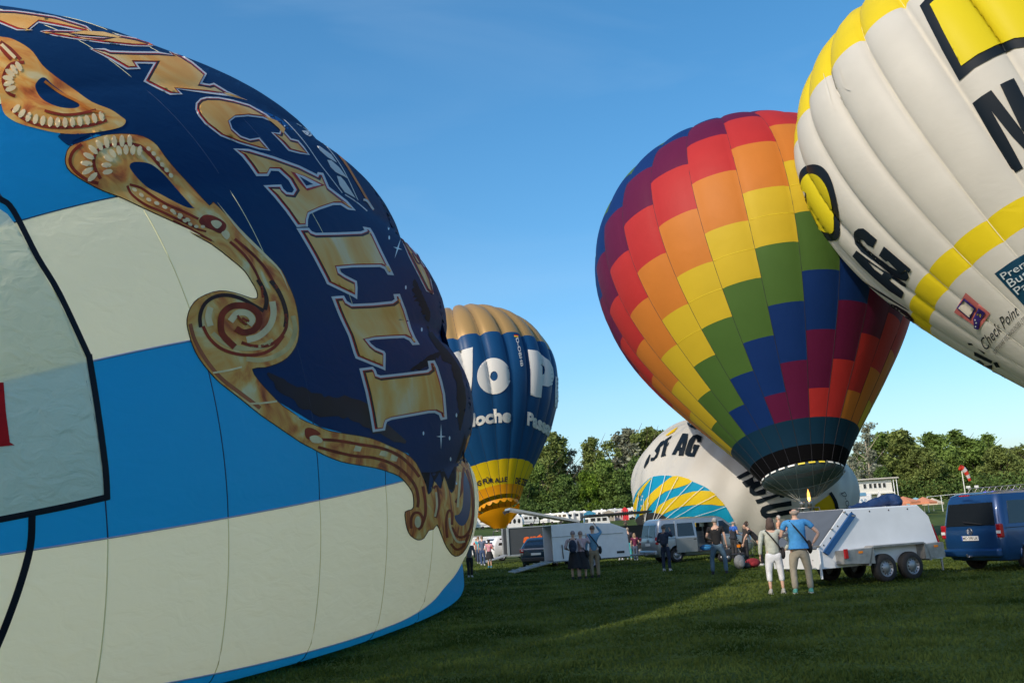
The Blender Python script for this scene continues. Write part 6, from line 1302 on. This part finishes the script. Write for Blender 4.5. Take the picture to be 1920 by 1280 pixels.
person('person in charcoal hooded top and turquoise trousers behind the silver van', P(1181, 1049), 10, 1.68, (.03, .03, .04), (.05, .30, .34), (.3, .25, .2), (.3, .3, .3), 'long', 'long', ('bent', 'bent'), .09, 0, skinm=SKL, bulk=1.1)
person('child in maroon top and jeans behind the silver van', P(1193, 1050), 10, 1.38, (.12, .012, .05), (.06, .09, .15), (.3, .2, .12), (.6, .6, .6), 'short', 'long', ('down', 'bent'), .08, 0, skinm=SKL, hairstyle='long')
person('person in straw hat and orange shirt beside the end of the white box trailer', P(1158, 1047), -10, 1.70, (.5, .12, .05), (.03, .04, .03), (.45, .33, .15), blk_, 'short', 'long', ('bent', 'down'), .09, 0, skinm=SKL)
person('person in dark green shorts outfit under the raised lid', P(1165, 1050), 40, 1.66, (.03, .045, .02), (.03, .035, .02), (.3, .3, .28), (.5, .5, .5), 'short', 'short', ('bent', 'down'), .09, 0, skinm=SKL)
person('person standing on the slope near the red tent', P(1174, 993), 0, 1.7, (.08, .06, .06), (.03, .03, .03), (.06, .04, .03), blk_, 'long', 'long', ('down', 'down'), .08, 0)
# ---- bags, cart and bicycle
def bagthing(px, py, sz, col, label):
    p = P(px, py); c = cloth(col); t = thing('bag', label, 'bag', p, .4)
    MB().ellipsoid((0, 0, sz[2]/2), (sz[0]/2, sz[1]/2, sz[2]/2), 14, 9).build('body', c, t, True); MB().ellipsoid((0, -sz[1]*.42, sz[2]*.4), (sz[0]*.3, sz[1]*.2, sz[2]*.28), 10, 7).build('pocket', c, t, True)
    MB().tube([(-sz[0]*.2, 0, sz[2]*.9), (-.05, 0, sz[2]+.10), (.05, 0, sz[2]+.10), (sz[0]*.2, 0, sz[2]*.9)], .014, 6).build('handle', cloth(blk_), t, True)
bagthing(1388, 1067, (.42, .32, .5), (.17, .18, .19), 'grey rucksack standing on the grass in front of the cart'); bagthing(1412, 1064, (.62, .34, .34), (.22, .012, .018), 'red holdall on the grass beside the bending person'); bagthing(1398, 1066, (.4, .3, .22), blk_, 'low black bag between the grey rucksack and the red holdall')
def bicycle():
    p = P(1404, 1040); t = thing('bicycle', 'bicycle lying against the cart in front of the white balloon cloth', 'bicycle', p, .9); al = mat('frame_silver', (.5, .5, .52), .4, .6)
    for x in (-.5, .52):
        w_ = MB().tube([(x+.33*math.cos(a), 0, .34+.33*math.sin(a)) for a in np.linspace(0, 2*PI, 25)], .017, 6, False).build('wheel', rubber, t, True); sp = MB()
        for k in range(10): sp.tube([(x, 0, .34), (x+.32*math.cos(k*PI/5), 0, .34+.32*math.sin(k*PI/5))], .003, 3)
        sp.build('spokes', al, w_)
    MB().tube([(-.5, 0, .34), (-.12, 0, .32), (.36, 0, .82), (-.22, 0, .80), (-.5, 0, .34)], .016, 6).tube([(-.12, 0, .32), (-.25, 0, .92)], .016, 6).tube([(.52, 0, .34), (.34, 0, .92)], .016, 6).build('frame', al, t, True)
    MB().ellipsoid((-.26, 0, .95), (.13, .06, .03), 10, 5).build('saddle', plas, t, True); MB().tube([(.42, -.26, .98), (.34, -.08, .96), (.34, .08, .96), (.42, .26, .98)], .014, 6).build('handlebar', plas, t, True)
bicycle()
def cart():
    p = P(1376, 1052); t = thing('mobility_scooter', 'dark mobility scooter parked by the front wheel of the silver van', 'mobility scooter', p, .3)
    for x, y in ((-.4, -.26), (-.4, .26), (.42, 0)):
        w_ = MB().lathe([(.07, -.05), (.17, -.05), (.19, 0), (.17, .05), (.07, .05)], 16, 'Y', c=(x, y, .19)).build('wheel', rubber, t, True); MB().lathe([(0, -.055), (.08, -.055), (.08, .055), (0, .055)], 12, 'Y', c=(x, y, .19)).build('hub', rimm, w_, True)
    MB().box((0, 0, .28), (.8, .45, .1)).box((-.35, 0, .42), (.35, .5, .2)).build('body', mat('scooter_dark', (.03, .03, .035), .4, coat=.4), t, bevel=.04)
    MB().box((-.35, 0, .62), (.42, .46, .1)).box((-.56, 0, .88), (.1, .44, .46)).build('seat', cloth((.05, .05, .055)), t, bevel=.03); MB().tube([(.42, 0, .3), (.25, 0, .85)], .04, 8).tube([(.22, -.22, .88), (.25, 0, .86), (.22, .22, .88)], .018, 6).build('handlebar', plas, t, True)
    MB().box((.3, 0, .62), (.06, .2, .12)).build('lamp', ambr, t)
cart()
# ---- unseen balloon added behind the camera to cast shade over the foreground
SB = Upright([-27.2, -33.3, 20.2, 0, 0, 12.3, 1.0], 24, 0, .03)
sbt = thing('added_shade_balloon', 'plain red unseen balloon added behind the camera to shade the foreground', 'hot air balloon', (-27.2, -33.3, 17.2))
rc_ = fabric('cloth_ruby', (.35, .02, .02), .5, .1, .2)
for i in range(24): grid_panel('gore', SB.f, i*SB.dt, (i+1)*SB.dt, .02, SB.A, 6, 30, rc_, sbt, SB.inn())
basket(sbt)
